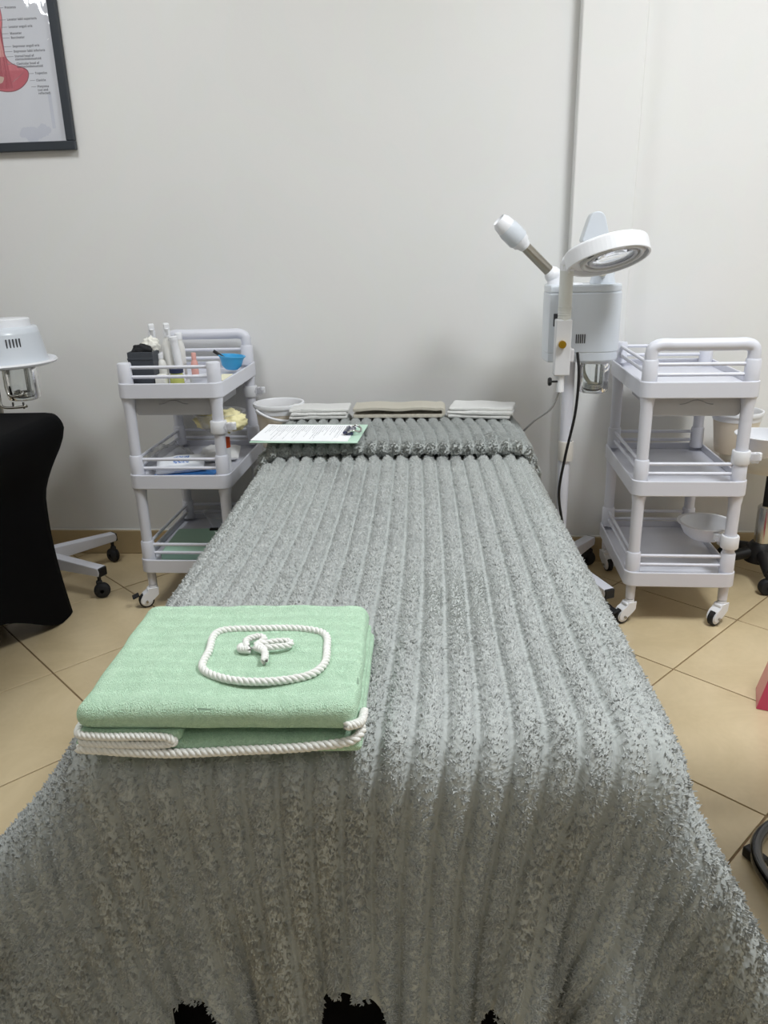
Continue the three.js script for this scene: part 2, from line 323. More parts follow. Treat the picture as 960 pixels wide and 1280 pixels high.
const blanket = thing('blanket', 'grey ribbed plush blanket draped over the bed, hem hanging to the floor', 'blanket', [BED.x, 0, BED.z], BED.turn);
{
  const nu = 420, nv = 240, pos = [], uv = [], idx = [], p = V(), nr = V(), a = V(), b = V();
  for (let j = 0; j <= nv; j++) for (let i = 0; i <= nu; i++) {
    const s = (i / nu - 0.5) * cloth.w, t = (j / nv) * hemAt(s); cloth.frame(s, t, p, nr, a, b);
    const edge = Math.min(1, (hemAt(s) - t) / 0.012, (cloth.w / 2 - Math.abs(s)) / 0.012);
    p.addScaledVector(nr, 0.002 + ribHeight(s) * Math.sqrt(Math.max(0, edge))); pos.push(p.x, p.y, p.z); uv.push(s, t);
  }
  for (let j = 0; j < nv; j++) for (let i = 0; i < nu; i++) { const k = j * (nu + 1) + i; idx.push(k, k + nu + 1, k + 1, k + 1, k + nu + 1, k + nu + 2); }
  const g = new THREE.BufferGeometry(); g.setAttribute('position', new THREE.Float32BufferAttribute(pos, 3)); g.setAttribute('uv', new THREE.Float32BufferAttribute(uv, 2)); g.setIndex(idx); g.computeVertexNormals();
  mesh('ribbed_cloth', g, M.plush, blanket);
}
// one lock of pile: a handful of short, curled, tapering strands
function lock(seed) {
  const r = rng(seed), pos = [], nor = [], idx = [];
  for (let k = 0; k < 5; k++) {
    const az = (k / 5) * Math.PI * 2 + r() * 1.4, rad = 0.00075 + 0.0004 * r(), h = 0.0042 + 0.0026 * r(), lean = 0.001 + 0.0032 * r(), off = 0.0014 * Math.sqrt(r()), curl = (r() - 0.5) * 1.6;
    const cx = off * Math.cos(az), cz = off * Math.sin(az), base = pos.length / 3;
    const level = [[0, 1, 0], [0.45, 1.1, 0.3], [0.85, 0.7, 0.95]];
    for (const [hy, rr, l] of level) for (let q = 0; q < 3; q++) {
      const an = (q / 3) * 2 * Math.PI + az, dir = az + curl * l; pos.push(cx + lean * l * Math.cos(dir) + rad * rr * Math.cos(an), h * hy, cz + lean * l * Math.sin(dir) + rad * rr * Math.sin(an)); nor.push(0.55 * Math.cos(an), 0.83, 0.55 * Math.sin(an));
    }
    pos.push(cx + lean * 1.3 * Math.cos(az + curl), h, cz + lean * 1.3 * Math.sin(az + curl)); nor.push(0, 1, 0);
    for (let l = 0; l < 2; l++) for (let q = 0; q < 3; q++) { const a = base + l * 3 + q, b = base + l * 3 + (q + 1) % 3; idx.push(a, a + 3, b, b, a + 3, b + 3); }
    for (let q = 0; q < 3; q++) idx.push(base + 6 + q, base + 9, base + 6 + (q + 1) % 3);
  }
  const g = new THREE.BufferGeometry(); g.setAttribute('position', new THREE.Float32BufferAttribute(pos, 3)); g.setAttribute('normal', new THREE.Float32BufferAttribute(nor, 3)); g.setIndex(idx);
  g.setAttribute('uv', new THREE.Float32BufferAttribute(new Float32Array(pos.length / 3 * 2), 2)); return g;
}
function pile(name, frameAt, w, t0, t1, step, parent, material, seed, comb, ribAt = (s) => s, bare = 0.73) {
  const r = rng(seed), kinds = [0, 1, 2].map((k) => ({ g: lock(seed * 7 + k), m: [], c: [] }));
  const p = V(), nr = V(), a = V(), b = V(), up = V(), x = V(), z = V(), mt = new THREE.Matrix4();
  for (let t = t0; t < t1; t += step) for (let s0 = -w / 2; s0 < w / 2; s0 += step) {
    const s = s0 + (r() - 0.5) * step, tt = t + (r() - 0.5) * step, rs = ribAt(s, tt), q = (((rs / RIB) % 1 + 1) % 1 - 0.5) * 2;
    if (Math.abs(q) > bare || tt > (name === 'pile' && t1 === cloth.len ? hemAt(s) : t1) || Math.abs(s) > w / 2) continue;
    frameAt(s, tt, p, nr, a, b); const h = ribHeight(rs);
    // pile leans off the crown and is combed one way or the other in patches
    const way = comb(s, tt, r);
    up.copy(nr).addScaledVector(a, 0.25 * q + (r() - 0.5) * 1.3).addScaledVector(b, way + (r() - 0.5) * 1.2).normalize();
    p.addScaledVector(nr, 0.001 + h * 0.9);
    x.crossVectors(up, b).normalize(); z.crossVectors(x, up); const sc = (0.75 + 0.5 * r()) * (1 - 0.35 * Math.abs(q)), an = r() * 6.283;
    const xr = x.clone().multiplyScalar(Math.cos(an)).addScaledVector(z, Math.sin(an)), zr = V().crossVectors(xr, up);
    mt.makeBasis(xr.multiplyScalar(sc), up.clone().multiplyScalar(sc), zr.multiplyScalar(sc)); mt.setPosition(p);
    const k = kinds[Math.floor(r() * 3)], e = mt.elements; for (let i = 0; i < 16; i++) k.m.push(e[i]);
    const v = 0.9 + 0.16 * r(); k.c.push(v, v, v);
  }
  for (const k of kinds) {
    const n = k.m.length / 16, im = shade(new THREE.InstancedMesh(k.g, material, n)); im.name = name; im.userData.kind = 'stuff';
    im.instanceMatrix = new THREE.InstancedBufferAttribute(new Float32Array(k.m), 16); im.instanceColor = new THREE.InstancedBufferAttribute(new Float32Array(k.c), 3); parent.add(im);
  }
}
pile('pile', cloth.frame, cloth.w, 0.34, cloth.len, 0.0042, blanket, M.fur, 3, (s, t) => 0.25 + 1.5 * clamp(4.5 * fbm(s * 5.5, t * 3.0, 4.4, 3), -1, 1));
// the far end turned back over itself
const FLAP = { z0: -1.735, z1: -1.285, hw: 0.445 };
{
  const flapFrame = (() => {
    // across: flat on the bed, rolling down over both long edges; along: hem at t = 0.45, turn-over at t = 0
    const across = (s, p) => { const lim = BED.hw + 0.012, R = 0.05, c = Math.abs(s), g = Math.sign(s), flat = lim - R; if (c < flat) return [s, 0]; const a = Math.min((c - flat) / R, 1.25); const ex = (c - flat) - a * R; return [g * (flat + R * Math.sin(a) + ex * Math.cos(1.25)), -R * (1 - Math.cos(a)) - ex * Math.sin(1.25)]; };
    const P0 = (s, t, o) => {
      const [x, dy] = across(s), L = FLAP.z1 - FLAP.z0; let y = BED.top + 0.048 + dy, z = FLAP.z0 + t;
      z += 0.008 * Math.sin(s * 9) * smooth(0.2, L, t); y += 0.006 * noise(s * 6, t * 6, 3.3);
      const near = t - (L - 0.03); if (near > 0) { const a = Math.min(near / 0.016, 1.75); y -= 0.016 * (1 - Math.cos(a)); z = FLAP.z0 + L - 0.03 + 0.016 * Math.sin(a) + 0.008 * Math.sin(s * 9); }
      const back = 0.06 - t; if (back > 0) { const a = back / 0.05; y -= 0.05 * (1 - Math.cos(a)); z = FLAP.z0 + 0.06 - 0.05 * Math.sin(a); }
      if (s > 0.2 && t > 0.2) y += 0.010 * Math.exp(-(((s - 0.27) / 0.04) ** 2) - (((t - 0.36) / 0.03) ** 2));
      return o.set(x + (t - L) * 0.12 * 0, y, z);
    };
    const A = V(), B = V(), C = V(), D = V(), e = 0.004;
    return (s, t, p, nr, a, b) => { P0(s, t, p); P0(s + e, t, A); P0(s - e, t, B); P0(s, t + e, C); P0(s, t - e, D); a.subVectors(A, B).normalize(); b.subVectors(C, D).normalize(); nr.crossVectors(b, a).normalize(); };
  })();
  const slant = (s, t) => s - 0.05 * (t - 0.225) * 1.2 + 0.006 * Math.sin(t * 14 + s * 5);
  const nu = 300, nv = 60, pos = [], uv = [], idx = [], p = V(), nr = V(), a = V(), b = V(), L = FLAP.z1 - FLAP.z0, T0 = -0.02, T1 = L + 0.0;
  for (let j = 0; j <= nv; j++) for (let i = 0; i <= nu; i++) { const s = (i / nu - 0.5) * 2 * FLAP.hw, t = T0 + (j / nv) * (T1 - T0); flapFrame(s, t, p, nr, a, b); p.addScaledVector(nr, 0.002 + ribHeight(slant(s, t)) * 0.8); pos.push(p.x, p.y, p.z); uv.push(s, t); }
  for (let j = 0; j < nv; j++) for (let i = 0; i < nu; i++) { const k = j * (nu + 1) + i; idx.push(k, k + nu + 1, k + 1, k + 1, k + nu + 1, k + nu + 2); }
  const g = new THREE.BufferGeometry(); g.setAttribute('position', new THREE.Float32BufferAttribute(pos, 3)); g.setAttribute('uv', new THREE.Float32BufferAttribute(uv, 2)); g.setIndex(idx); g.computeVertexNormals();
  const flap = mesh('turned_back_end', g, M.plush, blanket, 'turned-back end of the blanket, pile brushed flat');
  pile('pile', (s, t, pp, n2, a2, b2) => flapFrame(s, t, pp, n2, a2, b2), 2 * FLAP.hw, 0.0, L + 0.0, 0.0042, flap, M.fur, 8, () => 2.6, slant, 0.86);
}

// ---------------------------------------------------------------- three-tier plastic service carts
const CART = { w: 0.318, d: 0.46, tops: [0.17, 0.45, 0.73], band: 0.045, collar: 0.066, px: 0.134, pz: 0.204 };
const trayGeo = (() => {
  const { w, d, band } = CART, outer = roundRect(w, d, 0.03), inner = roundRect(w - 0.014, d - 0.014, 0.024);
  const ringShape = outer.clone(); ringShape.holes.push(new THREE.Path(inner.getPoints(6).reverse()));
  return merge([slab(ringShape, band, 0.0025), at(slab(roundRect(w - 0.01, d - 0.01, 0.026), 0.004, 0.001), 0, 0.02, 0)]);
})();
const wheelGeo = { tyre: at(lathe([[0.012, -0.007], [0.021, -0.009], [0.0245, -0.007], [0.0245, 0.007], [0.021, 0.009], [0.012, 0.007]], 28), 0, 0, 0, 0, 0, Math.PI / 2), disc: at(lathe([[0, -0.0105], [0.017, -0.0105], [0.0195, -0.009], [0.0195, 0.009], [0.017, 0.0105], [0, 0.0105]], 24), 0, 0, 0, 0, 0, Math.PI / 2), pin: at(cyl(0.004, 0.004, 0.044, 12), 0, 0, 0, 0, 0, Math.PI / 2) };
const forkGeo = (() => {                                  // hooded twin-plate caster fork, trailing towards +z
  const s = new THREE.Shape(); s.moveTo(-0.014, 0.066); s.lineTo(0.014, 0.066); s.quadraticCurveTo(0.018, 0.056, 0.03, 0.05); s.quadraticCurveTo(0.044, 0.04, 0.043, 0.022); s.quadraticCurveTo(0.034, 0.008, 0.018, 0.018); s.quadraticCurveTo(0.0, 0.03, -0.012, 0.042); s.closePath();
  const plate = () => at(new THREE.ExtrudeGeometry(s, { depth: 0.003, bevelEnabled: true, bevelThickness: 0.001, bevelSize: 0.001, bevelSegments: 1, curveSegments: 8 }), 0, 0, 0, 0, -Math.PI / 2, 0);
  return merge([at(plate(), -0.0115, 0, 0), at(plate(), 0.0145, 0, 0), at(rbox(0.028, 0.012, 0.034, 0.005), 0, 0.06, 0.004), at(cyl(0.013, 0.015, 0.012, 20), 0, 0.068, 0), at(rbox(0.026, 0.007, 0.03, 0.003), 0, 0.051, 0.022, 0.5, 0, 0)]);
})();
function caster(parent, x, z, turn, brake) {
  const c = mesh('caster', forkGeo, M.plasticWhite, parent, 'white swivel caster'); c.position.set(x, 0.0005, z); c.rotation.y = turn;
  const sub = (n, g, m, l) => { const q = mesh(n, g, m, c, l); q.position.set(0, 0.0245, 0.026); return q; };
  sub('tyre', wheelGeo.tyre, M.rubber, 'black rubber tyre'); sub('wheel_disc', wheelGeo.disc, M.plasticWhite); sub('axle_pin', wheelGeo.pin, M.steel);
  if (brake) mesh('brake_pedal', at(rbox(0.026, 0.006, 0.022, 0.002), 0, 0.044, 0.058, 0.35, 0, 0), M.rubber, c, 'black brake pedal');
  return c;
}
const knobGeo = (() => { const s = new THREE.Shape(); for (let k = 0; k <= 48; k++) { const a = (k / 48) * 2 * Math.PI, r = 0.0125 + 0.0022 * Math.cos(6 * a); k ? s.lineTo(r * Math.cos(a), r * Math.sin(a)) : s.moveTo(r, 0); } return new THREE.ExtrudeGeometry(s, { depth: 0.009, bevelEnabled: true, bevelThickness: 0.002, bevelSize: 0.002, bevelSegments: 2 }); })();
// clamp collar round a post, with an arm and a star knob
function clamp_collar(parent, x, y, z, dir, len = 0.05) {
  const c = mesh('clamp', merge([at(lathe([[0.0172, 0], [0.0235, 0], [0.025, 0.003], [0.025, 0.035], [0.0235, 0.038], [0.0172, 0.038]], 28), x, y - 0.019, z), at(rbox(len, 0.024, 0.016, 0.004), x + Math.cos(dir) * (0.022 + len / 2), y, z - Math.sin(dir) * (0.022 + len / 2), 0, dir, 0)]), M.plasticWhite, parent);
  const k = mesh('clamp_knob', knobGeo, M.clearPlastic, c, 'clear plastic star knob'); k.position.set(x + Math.cos(dir) * 0.034 + Math.cos(dir + 1.57) * 0 , y, z - Math.sin(dir) * 0.034 + 0.012);
  return c;
}
function cart(label, pos, turn, handleFront) {
  const o = thing('service_cart', label, 'cart', pos, turn), { w, d, tops, band, collar, px, pz } = CART;
  tops.forEach((t, k) => { const m = mesh('tray', trayGeo, M.plastic, o); m.position.set(0, t - band, 0); });
  for (const sx of [-1, 1]) for (const sz of [-1, 1]) {
    const X = sx * px, Z = sz * pz, isH = (sz > 0) === handleFront;
    for (let k = 0; k < 3; k++) {
      mesh('post_sleeve', at(lathe([[0, 0], [0.0205, 0], [0.021, 0.003], [0.0205, collar - 0.004], [0.0185, collar], [0, collar]], 28), X, tops[k] - 0.008, Z), M.plastic, o);
      if (k < 2) mesh('post', at(lathe([[0.0165, 0], [0.0168, 0.1], [0.0172, 0.15], [0.0205, 0.176], [0.021, 0.182]], 28), X, tops[k] + collar - 0.01, Z), M.plastic, o);
    }
    mesh('post_foot', at(cyl(0.0145, 0.0135, 0.06, 20), X, tops[0] - band - 0.018, Z), M.plastic, o);
    caster(o, X, Z, sx > 0 ? (sz > 0 ? 5.35 : 1.2) : (sz > 0 ? 5.2 : 0.3), sz > 0 && sx < 0);
  }
  // rails: two on each short end and two along the left side
  for (let k = 0; k < 3; k++) for (const y of [0.016, 0.044]) {
    for (const sz of [-1, 1]) mesh('rail', rod([-px + 0.018, tops[k] + y, sz * pz], [px - 0.018, tops[k] + y, sz * pz], 0.0052), M.plastic, o);
    mesh('rail', rod([-px, tops[k] + y, -pz + 0.018], [-px, tops[k] + y, pz - 0.018], 0.0052), M.plastic, o);
  }
  // push handle on one short end
  const hz = (handleFront ? 1 : -1) * pz, hy = tops[2] + collar - 0.012, pts = [[-px, hy, hz], [-px, hy + 0.018, hz], [-px + 0.004, hy + 0.034, hz], [-px + 0.022, hy + 0.042, hz], [-px + 0.06, hy + 0.042, hz], [0, hy + 0.042, hz], [px - 0.06, hy + 0.042, hz], [px - 0.022, hy + 0.042, hz], [px - 0.004, hy + 0.034, hz], [px, hy + 0.018, hz], [px, hy, hz]];
  mesh('handle', tube(pts, 0.0172, 64, 16), M.plastic, o);
  // shallow drawer under the top tray
  const dw = 0.205, dd = 0.33, dh = 0.052, dy = tops[2] - band - dh - 0.002, wall = (a, c, x, z, rx = 0, rz = 0) => at(rbox(a, dh, c, 0.003), x, dy + dh / 2, z, rx, 0, rz);
  const dr = mesh('drawer', merge([wall(dw, 0.004, 0, -dd / 2), wall(0.004, dd, -dw / 2, 0, 0, 0.12), wall(0.004, dd, dw / 2, 0, 0, -0.12), at(rbox(dw - 0.008, 0.004, dd, 0.001), 0, dy + 0.002, 0), at(rbox(dw + 0.05, 0.005, dd, 0.002), 0, dy + dh - 0.003, 0)]), M.plasticGrey, o, 'grey plastic drawer');
  dr.position.z = 0.03;
  const fr = roundRect(dw + 0.03, dh, 0.012), cut = new THREE.Path(); cut.moveTo(-0.045, dh / 2 - 0.018); cut.bezierCurveTo(-0.02, dh / 2 - 0.018, -0.02, dh / 2 - 0.006, 0, dh / 2 - 0.006); cut.bezierCurveTo(0.02, dh / 2 - 0.006, 0.02, dh / 2 - 0.018, 0.045, dh / 2 - 0.018); cut.lineTo(0.045, dh / 2 - 0.021); cut.bezierCurveTo(0.02, dh / 2 - 0.021, 0.02, dh / 2 - 0.009, 0, dh / 2 - 0.009); cut.bezierCurveTo(-0.02, dh / 2 - 0.009, -0.02, dh / 2 - 0.021, -0.045, dh / 2 - 0.021); cut.closePath();
  fr.holes.push(cut);
  mesh('drawer_front', at(new THREE.ExtrudeGeometry(fr, { depth: 0.004, bevelEnabled: true, bevelThickness: 0.001, bevelSize: 0.001, bevelSegments: 1, curveSegments: 8 }), 0, dy + dh / 2, dd / 2 - 0.002), M.plasticGrey, dr);
  mesh('drawer_inner_face', at(rbox(dw, dh - 0.004, 0.003, 0.001), 0, dy + dh / 2, dd / 2 - 0.006), M.plasticGrey, dr);
  return o;
}
const LC = { x: -0.806, z: -2.425, turn: 0.0 }, RC = { x: 0.7, z: -2.352, turn: -0.02 };
const leftCart = cart('white three-tier cart with the cosmetic bottles and blue bowl on top', [LC.x, 0, LC.z], LC.turn, false);
const rightCart = cart('white three-tier cart with an empty top tray and thick push handle', [RC.x, 0, RC.z], RC.turn, true);
const onL = (x, y, z) => [LC.x + x, y, LC.z + z];
const onR = (x, y, z) => [RC.x + x * Math.cos(RC.turn) + z * Math.sin(RC.turn), y, RC.z - x * Math.sin(RC.turn) + z * Math.cos(RC.turn)];
const TOPY = CART.tops.map((t) => t - CART.band + 0.0245);   // floor of each tray

// bowls and buckets clipped to the cart posts
clamp_collar(leftCart, CART.px, 0.595, CART.pz, 0.15, 0.03);
clamp_collar(leftCart, CART.px, 0.63, -CART.pz, 0.2, 0.03);
clamp_collar(rightCart, CART.px, 0.515, CART.pz, 0.1, 0.035);
clamp_collar(rightCart, CART.px, 0.262, CART.pz, 2.2, 0.03);
function openBowl(r, h, foot, rim, th = 0.0035) { return lathe([[0, 0], [foot, 0], [foot + (r - foot) * 0.55, h * 0.28], [r - 0.004, h * 0.75], [r - rim * 0.2, h - 0.004], [r + rim, h - 0.003], [r + rim + 0.001, h], [r - th, h], [r - th - 0.004, h * 0.75], [foot + (r - foot) * 0.5, h * 0.3], [foot * 0.9, th], [0, th]], 48); }
function bucket(label, [x, y, z], r, h, handleTilt, group) {
  const o = thing('bucket', label, 'bucket', [x, y, z], 0, group);
  mesh('body', lathe([[0, 0], [r * 0.78, 0], [r * 0.8, 0.004], [r * 0.97, h * 0.8], [r * 0.94, h * 0.8], [r * 0.76, 0.006], [0, 0.006]], 48), M.bucketBody, o, 'cream translucent bucket wall');
  mesh('rim', lathe([[r * 0.94, h * 0.78], [r * 0.985, h * 0.78], [r, h * 0.8], [r * 1.0, h * 0.9], [r * 1.07, h * 0.915], [r * 1.09, h * 0.96], [r * 1.07, h], [r * 0.99, h], [r * 0.96, h * 0.97], [r * 0.94, h * 0.78]], 48), M.plasticWhite, o);
  if (handleTilt !== null) { const pts = []; for (let k = 0; k <= 16; k++) { const a = (k / 16) * Math.PI; pts.push([r * 1.09 * Math.cos(a), h * 0.9 - 0.9 * r * Math.sin(a) * Math.sin(handleTilt), r * 1.25 * Math.sin(a) * Math.cos(handleTilt)]); } mesh('bail_handle', tube(pts, 0.0042, 40, 8), M.plasticWhite, o); }
  return o;
}
M.bucketBody = phys({ color: 0xece2d2, roughness: 0.5, transmission: 0.25, thickness: 0 });
bucket('white bucket with a bail handle clipped to the cart beside the bed head', onL(0.267, 0.475, -0.045), 0.078, 0.145, 0.5).rotation.y = 0.75;
bucket('cream bucket with a white rim behind the empty-topped cart', onR(0.235, 0.44, -0.15), 0.073, 0.135, null);
function clipBowl(name, label, pos, r, h, mat) { const o = thing(name, label, 'bowl', pos); mesh('bowl_body', openBowl(r, h, r * 0.55, 0.006), mat, o); return o; }
clipBowl('holder_bowl', 'white deep bowl clamped high on the front post of the empty-topped cart', onR(0.247, 0.487, 0.07), 0.08, 0.062, M.plasticWhite);
clipBowl('holder_bowl', 'shallow white bowl clamped low, above the bottom tray of the empty-topped cart', onR(0.1, 0.23, 0.09), 0.078, 0.052, M.plasticWhite);
// glass-clear bowl with pale yellow gloves, clamped to the laden cart
{
  const o = clipBowl('holder_bowl', 'clear plastic bowl of pale yellow gloves clamped to the laden cart', onL(0.115, 0.565, 0.125), 0.075, 0.06, M.clearPlastic);
  const r = rng(21);
  for (let q = 0; q < 3; q++) {
    const g = thing('rubber_glove', ['crumpled pale yellow glove deep in the clear clamped bowl', 'crumpled pale yellow glove at the back of the clear bowl', 'crumpled yellow glove hanging its cuff over the clear bowl'][q], 'glove', onL(0.115 + [-0.03, 0.025, 0.05][q], 0.585, 0.125 + [0.0, -0.02, 0.03][q]), q * 2.1, 'yellow gloves in the clear bowl');
    const geo = new THREE.SphereGeometry(1, 32, 22), p = geo.attributes.position;
    for (let i = 0; i < p.count; i++) { const x = p.getX(i), y = p.getY(i), z = p.getZ(i), n = 1 + 0.55 * fbm(x * 1.7 + q * 5, y * 1.7, z * 1.7, 4); p.setXYZ(i, x * 0.048 * n, Math.max(-0.012, y * 0.03 * n + 0.014), z * 0.04 * n); }
    geo.computeVertexNormals(); mesh('glove_body', geo, M.gloves || (M.gloves = std({ color: 0xefe6b4, roughness: 0.7 })), g);
    if (q === 2) mesh('cuff', at(rbox(0.034, 0.05, 0.006, 0.003), 0.0, -0.002, 0.036, 0.5, 0.5, 0.2), M.gloveYellow = std({ color: 0xeedd7c, roughness: 0.7 }), g, 'deeper yellow hanging cuff');
  }
}
// ---------------------------------------------------------------- things on the laden cart
{
  const y0 = TOPY[2];
  // dark organiser box with a brush head and tissue
  const box = thing('organizer_box', 'dark grey open box on the laden cart', 'box', onL(-0.1, y0, 0.13), 0.05);
  const bw = 0.073, bh = 0.104, bd = 0.07, wl = (a, c, x, z) => at(rbox(a, bh, c, 0.0015), x, bh / 2, z);
  mesh('box_body', merge([wl(bw, 0.003, 0, bd / 2), wl(bw, 0.003, 0, -bd / 2), wl(0.003, bd, bw / 2, 0), wl(0.003, bd, -bw / 2, 0), at(rbox(bw, 0.003, bd, 0.001), 0, 0.0015, 0)]), M.boxGrey = std({ color: 0x3d4148, roughness: 0.6 }), box);
  mesh('box_lip', at(rbox(bw + 0.004, 0.006, 0.006, 0.001), 0, bh - 0.02, bd / 2), M.boxGrey, box);
  const blob = (sx, sy, sz, seed, f = 2.2, amp = 0.5) => { const g = new THREE.SphereGeometry(1, 28, 20), p = g.attributes.position; for (let i = 0; i < p.count; i++) { const x = p.getX(i), y = p.getY(i), z = p.getZ(i), n = 1 + amp * fbm(x * f + seed, y * f, z * f, 4); p.setXYZ(i, x * sx * n, y * sy * n, z * sz * n); } g.computeVertexNormals(); return g; };
  tag(mesh('hair_band', at(blob(0.03, 0.022, 0.025, 3), ...onL(-0.102, y0 + 0.103, 0.135)), std({ color: 0x1b1c20, roughness: 0.9 })), 'crumpled black fabric band stuffed into the dark organiser box', 'hair band');
  tag(mesh('tissue', at(blob(0.026, 0.026, 0.02, 9, 2.8, 0.8), ...onL(-0.085, y0 + 0.115, 0.1)), M.tissue = std({ color: 0xeeece4, roughness: 0.9, side: THREE.DoubleSide })), 'crumpled cream tissue rising out of the dark organiser box', 'tissue');
  // pump and squeeze bottles
  const bottle = (label, x, z, r, h, capR, capH, mat, capMat, spout, group, tilt = 0) => {
    const o = thing('bottle', label, 'bottle', onL(x, y0, z), 0.4, group); o.rotation.z = tilt;
    mesh('bottle_body', lathe([[0, 0], [r * 0.94, 0], [r, 0.004], [r, h * 0.72], [r * 0.85, h * 0.86], [capR * 0.9, h * 0.94], [capR * 0.9, h], [0, h]], 28), mat, o);
    const c = mesh('cap', at(lathe([[0, 0], [capR, 0], [capR, capH * 0.9], [capR * 0.85, capH], [0, capH]], 24), 0, h - 0.002, 0), capMat, o);
    if (spout) mesh('spray_head', merge([at(rbox(0.018, 0.02, 0.03, 0.004), 0, h + capH + 0.008, 0.004), at(rbox(0.009, 0.022, 0.006, 0.002), 0, h + capH - 0.006, 0.022, 0.4, 0, 0)]), capMat, o);
    return o;
  };
  const W = M.plasticWhite, F = M.frost = phys({ color: 0xf3f2ee, roughness: 0.4, transmission: 0.15, thickness: 0 });
  bottle('tall white spray bottle beside the dark organiser box', -0.099, 0.045, 0.018, 0.136, 0.011, 0.022, F, W, true);
  bottle('tallest white spray bottle in the middle of the laden cart', -0.049, 0.05, 0.019, 0.138, 0.011, 0.022, F, W, true);
  bottle('slim white bottle with a ribbed cap behind the spray bottles', -0.03, 0.0, 0.016, 0.125, 0.011, 0.02, F, W, false);
  bottle('leaning white tube standing right of the spray bottles', -0.012, 0.062, 0.0125, 0.13, 0.0135, 0.012, W, W, false, undefined, 0.1);
  bottle('short white bottle between the two spray bottles', -0.066, 0.095, 0.02, 0.078, 0.013, 0.016, F, W, false);
  bottle('small bottle of pale green oil with a dark navy cap', -0.002, 0.135, 0.021, 0.04, 0.021, 0.014, M.oil = phys({ color: 0xd3d77a, roughness: 0.25, transmission: 0.35, thickness: 0 }), M.navy = std({ color: 0x232c4a, roughness: 0.5 }), false);
  bottle('small pink bottle behind the white dish', 0.022, 0.03, 0.0115, 0.066, 0.0075, 0.02, M.pink = std({ color: 0xdca49c, roughness: 0.5 }), M.pink, false);
  tag(mesh('dish', at(openBowl(0.036, 0.022, 0.024, 0.004), ...onL(0.06, y0, 0.105)), M.plasticWhite), 'small white round dish in front of the pink bottle', 'dish');
  tag(mesh('cotton_box', at(rbox(0.03, 0.035, 0.04, 0.004), ...onL(-0.044, y0 + 0.0178, 0.15)), M.tissue), 'low white carton beside the dark organiser box', 'carton');
  tag(mesh('card_stack', at(rbox(0.035, 0.012, 0.12, 0.002), ...onL(0.118, y0 + 0.0063, 0.06)), M.card = std({ color: 0xe7e3c9, roughness: 0.8 })), 'thin stack of cream cards below the blue bowl', 'cards');
  const bb = thing('mixing_bowl', 'bright blue mixing bowl on the laden cart', 'bowl', onL(0.108, y0 + 0.014, -0.085)); bb.rotation.z = -0.1;
  mesh('bowl_body', openBowl(0.042, 0.045, 0.02, 0.002), M.blue = phys({ color: 0x3fa9e0, roughness: 0.4 }), bb);
  const br = thing('brush', 'black-handled mask brush leaning in the blue bowl', 'brush', onL(0.108, y0 + 0.042, -0.085));
  mesh('brush_handle', rod([-0.012, 0.002, 0], [-0.052, 0.034, 0.012], 0.0052, 12), M.black, br); mesh('bristles', rod([0.016, -0.018, -0.004], [-0.012, 0.002, 0], 0.008, 12, 0.005), M.tissue, br);
  // middle tray: sachets and a clear bag
  const y1 = TOPY[1];
  const sachet = (w, d, h, seed) => { const g = new THREE.BoxGeometry(w, h, d, 20, 2, 20), p = g.attributes.position; for (let i = 0; i < p.count; i++) { const x = p.getX(i) / w, z = p.getZ(i) / d, e = (1 - (2 * x) ** 6) * (1 - (2 * z) ** 6); p.setY(i, Math.max(0, p.getY(i) * (0.15 + e) + h / 2 + 0.012 * e * fbm(x * 4 + seed, z * 4, 0, 3))); } g.computeVertexNormals(); return g; };
  const print = (seed) => dataTexture(128, (u, v) => { const k = Math.abs(u - 0.55) < 0.16 && Math.abs(v - 0.5) < 0.25 && fbm(u * 26, v * 26, seed, 2) > -0.02; return k ? [0.25, 0.42, 0.72] : [0.92, 0.93, 0.95]; }, true);
  const s1 = thing('sachet', 'white packet with a blue printed motif on the middle tray', 'packet', onL(-0.015, y1 + 0.02, 0.145), 0.15); s1.rotation.x = 0.55; mesh('packet_body', sachet(0.15, 0.06, 0.035, 2), std({ map: print(3), roughness: 0.5 }), s1);
  const s2 = thing('sachet', 'flat blue-edged packet lying under the white one on the middle tray', 'packet', onL(0.0, y1, 0.15), -0.05); mesh('packet_body', sachet(0.19, 0.075, 0.012, 6), std({ color: 0x3f7fc4, roughness: 0.5 }), s2);
  const s3 = thing('plastic_bag', 'crumpled clear plastic bag on the middle tray', 'bag', onL(-0.075, y1 + 0.03, 0.08), 0.3); mesh('bag_body', blob(0.07, 0.05, 0.055, 14, 2.4, 0.7), phys({ color: 0xf3f4f5, roughness: 0.2, transmission: 0.8, thickness: 0, side: THREE.DoubleSide }), s3);
  const s4 = thing('cloth_pack', 'white folded wipes pack at the back of the middle tray', 'wipes pack', onL(0.05, y1, -0.06), 0.2); mesh('packet_body', sachet(0.13, 0.16, 0.03, 9), M.paper, s4);
  const or = thing('tube_bottle', 'orange-red capped tube standing on the middle tray by the post', 'tube', onL(0.128, y1, 0.135)); mesh('tube_body', lathe([[0, 0], [0.014, 0], [0.015, 0.09], [0, 0.09]], 20), W, or); mesh('cap', at(cyl(0.016, 0.016, 0.03, 20), 0, 0.1, 0), std({ color: 0xd8572a, roughness: 0.5 }), or);
  // bottom tray: mint box and a clear dome
  const y2 = TOPY[0];
  const mb = thing('storage_box', 'flat mint green box on the bottom tray of the laden cart', 'box', onL(-0.01, y2, 0.07), 0.06); mesh('box_body', at(rbox(0.2, 0.03, 0.22, 0.004), 0, 0.0152, 0), M.mintBox = std({ color: 0xa9cdb8, roughness: 0.55 }), mb); mesh('latch', at(rbox(0.03, 0.008, 0.014, 0.002), 0.03, 0.033, -0.09), M.black, mb, 'black latch');
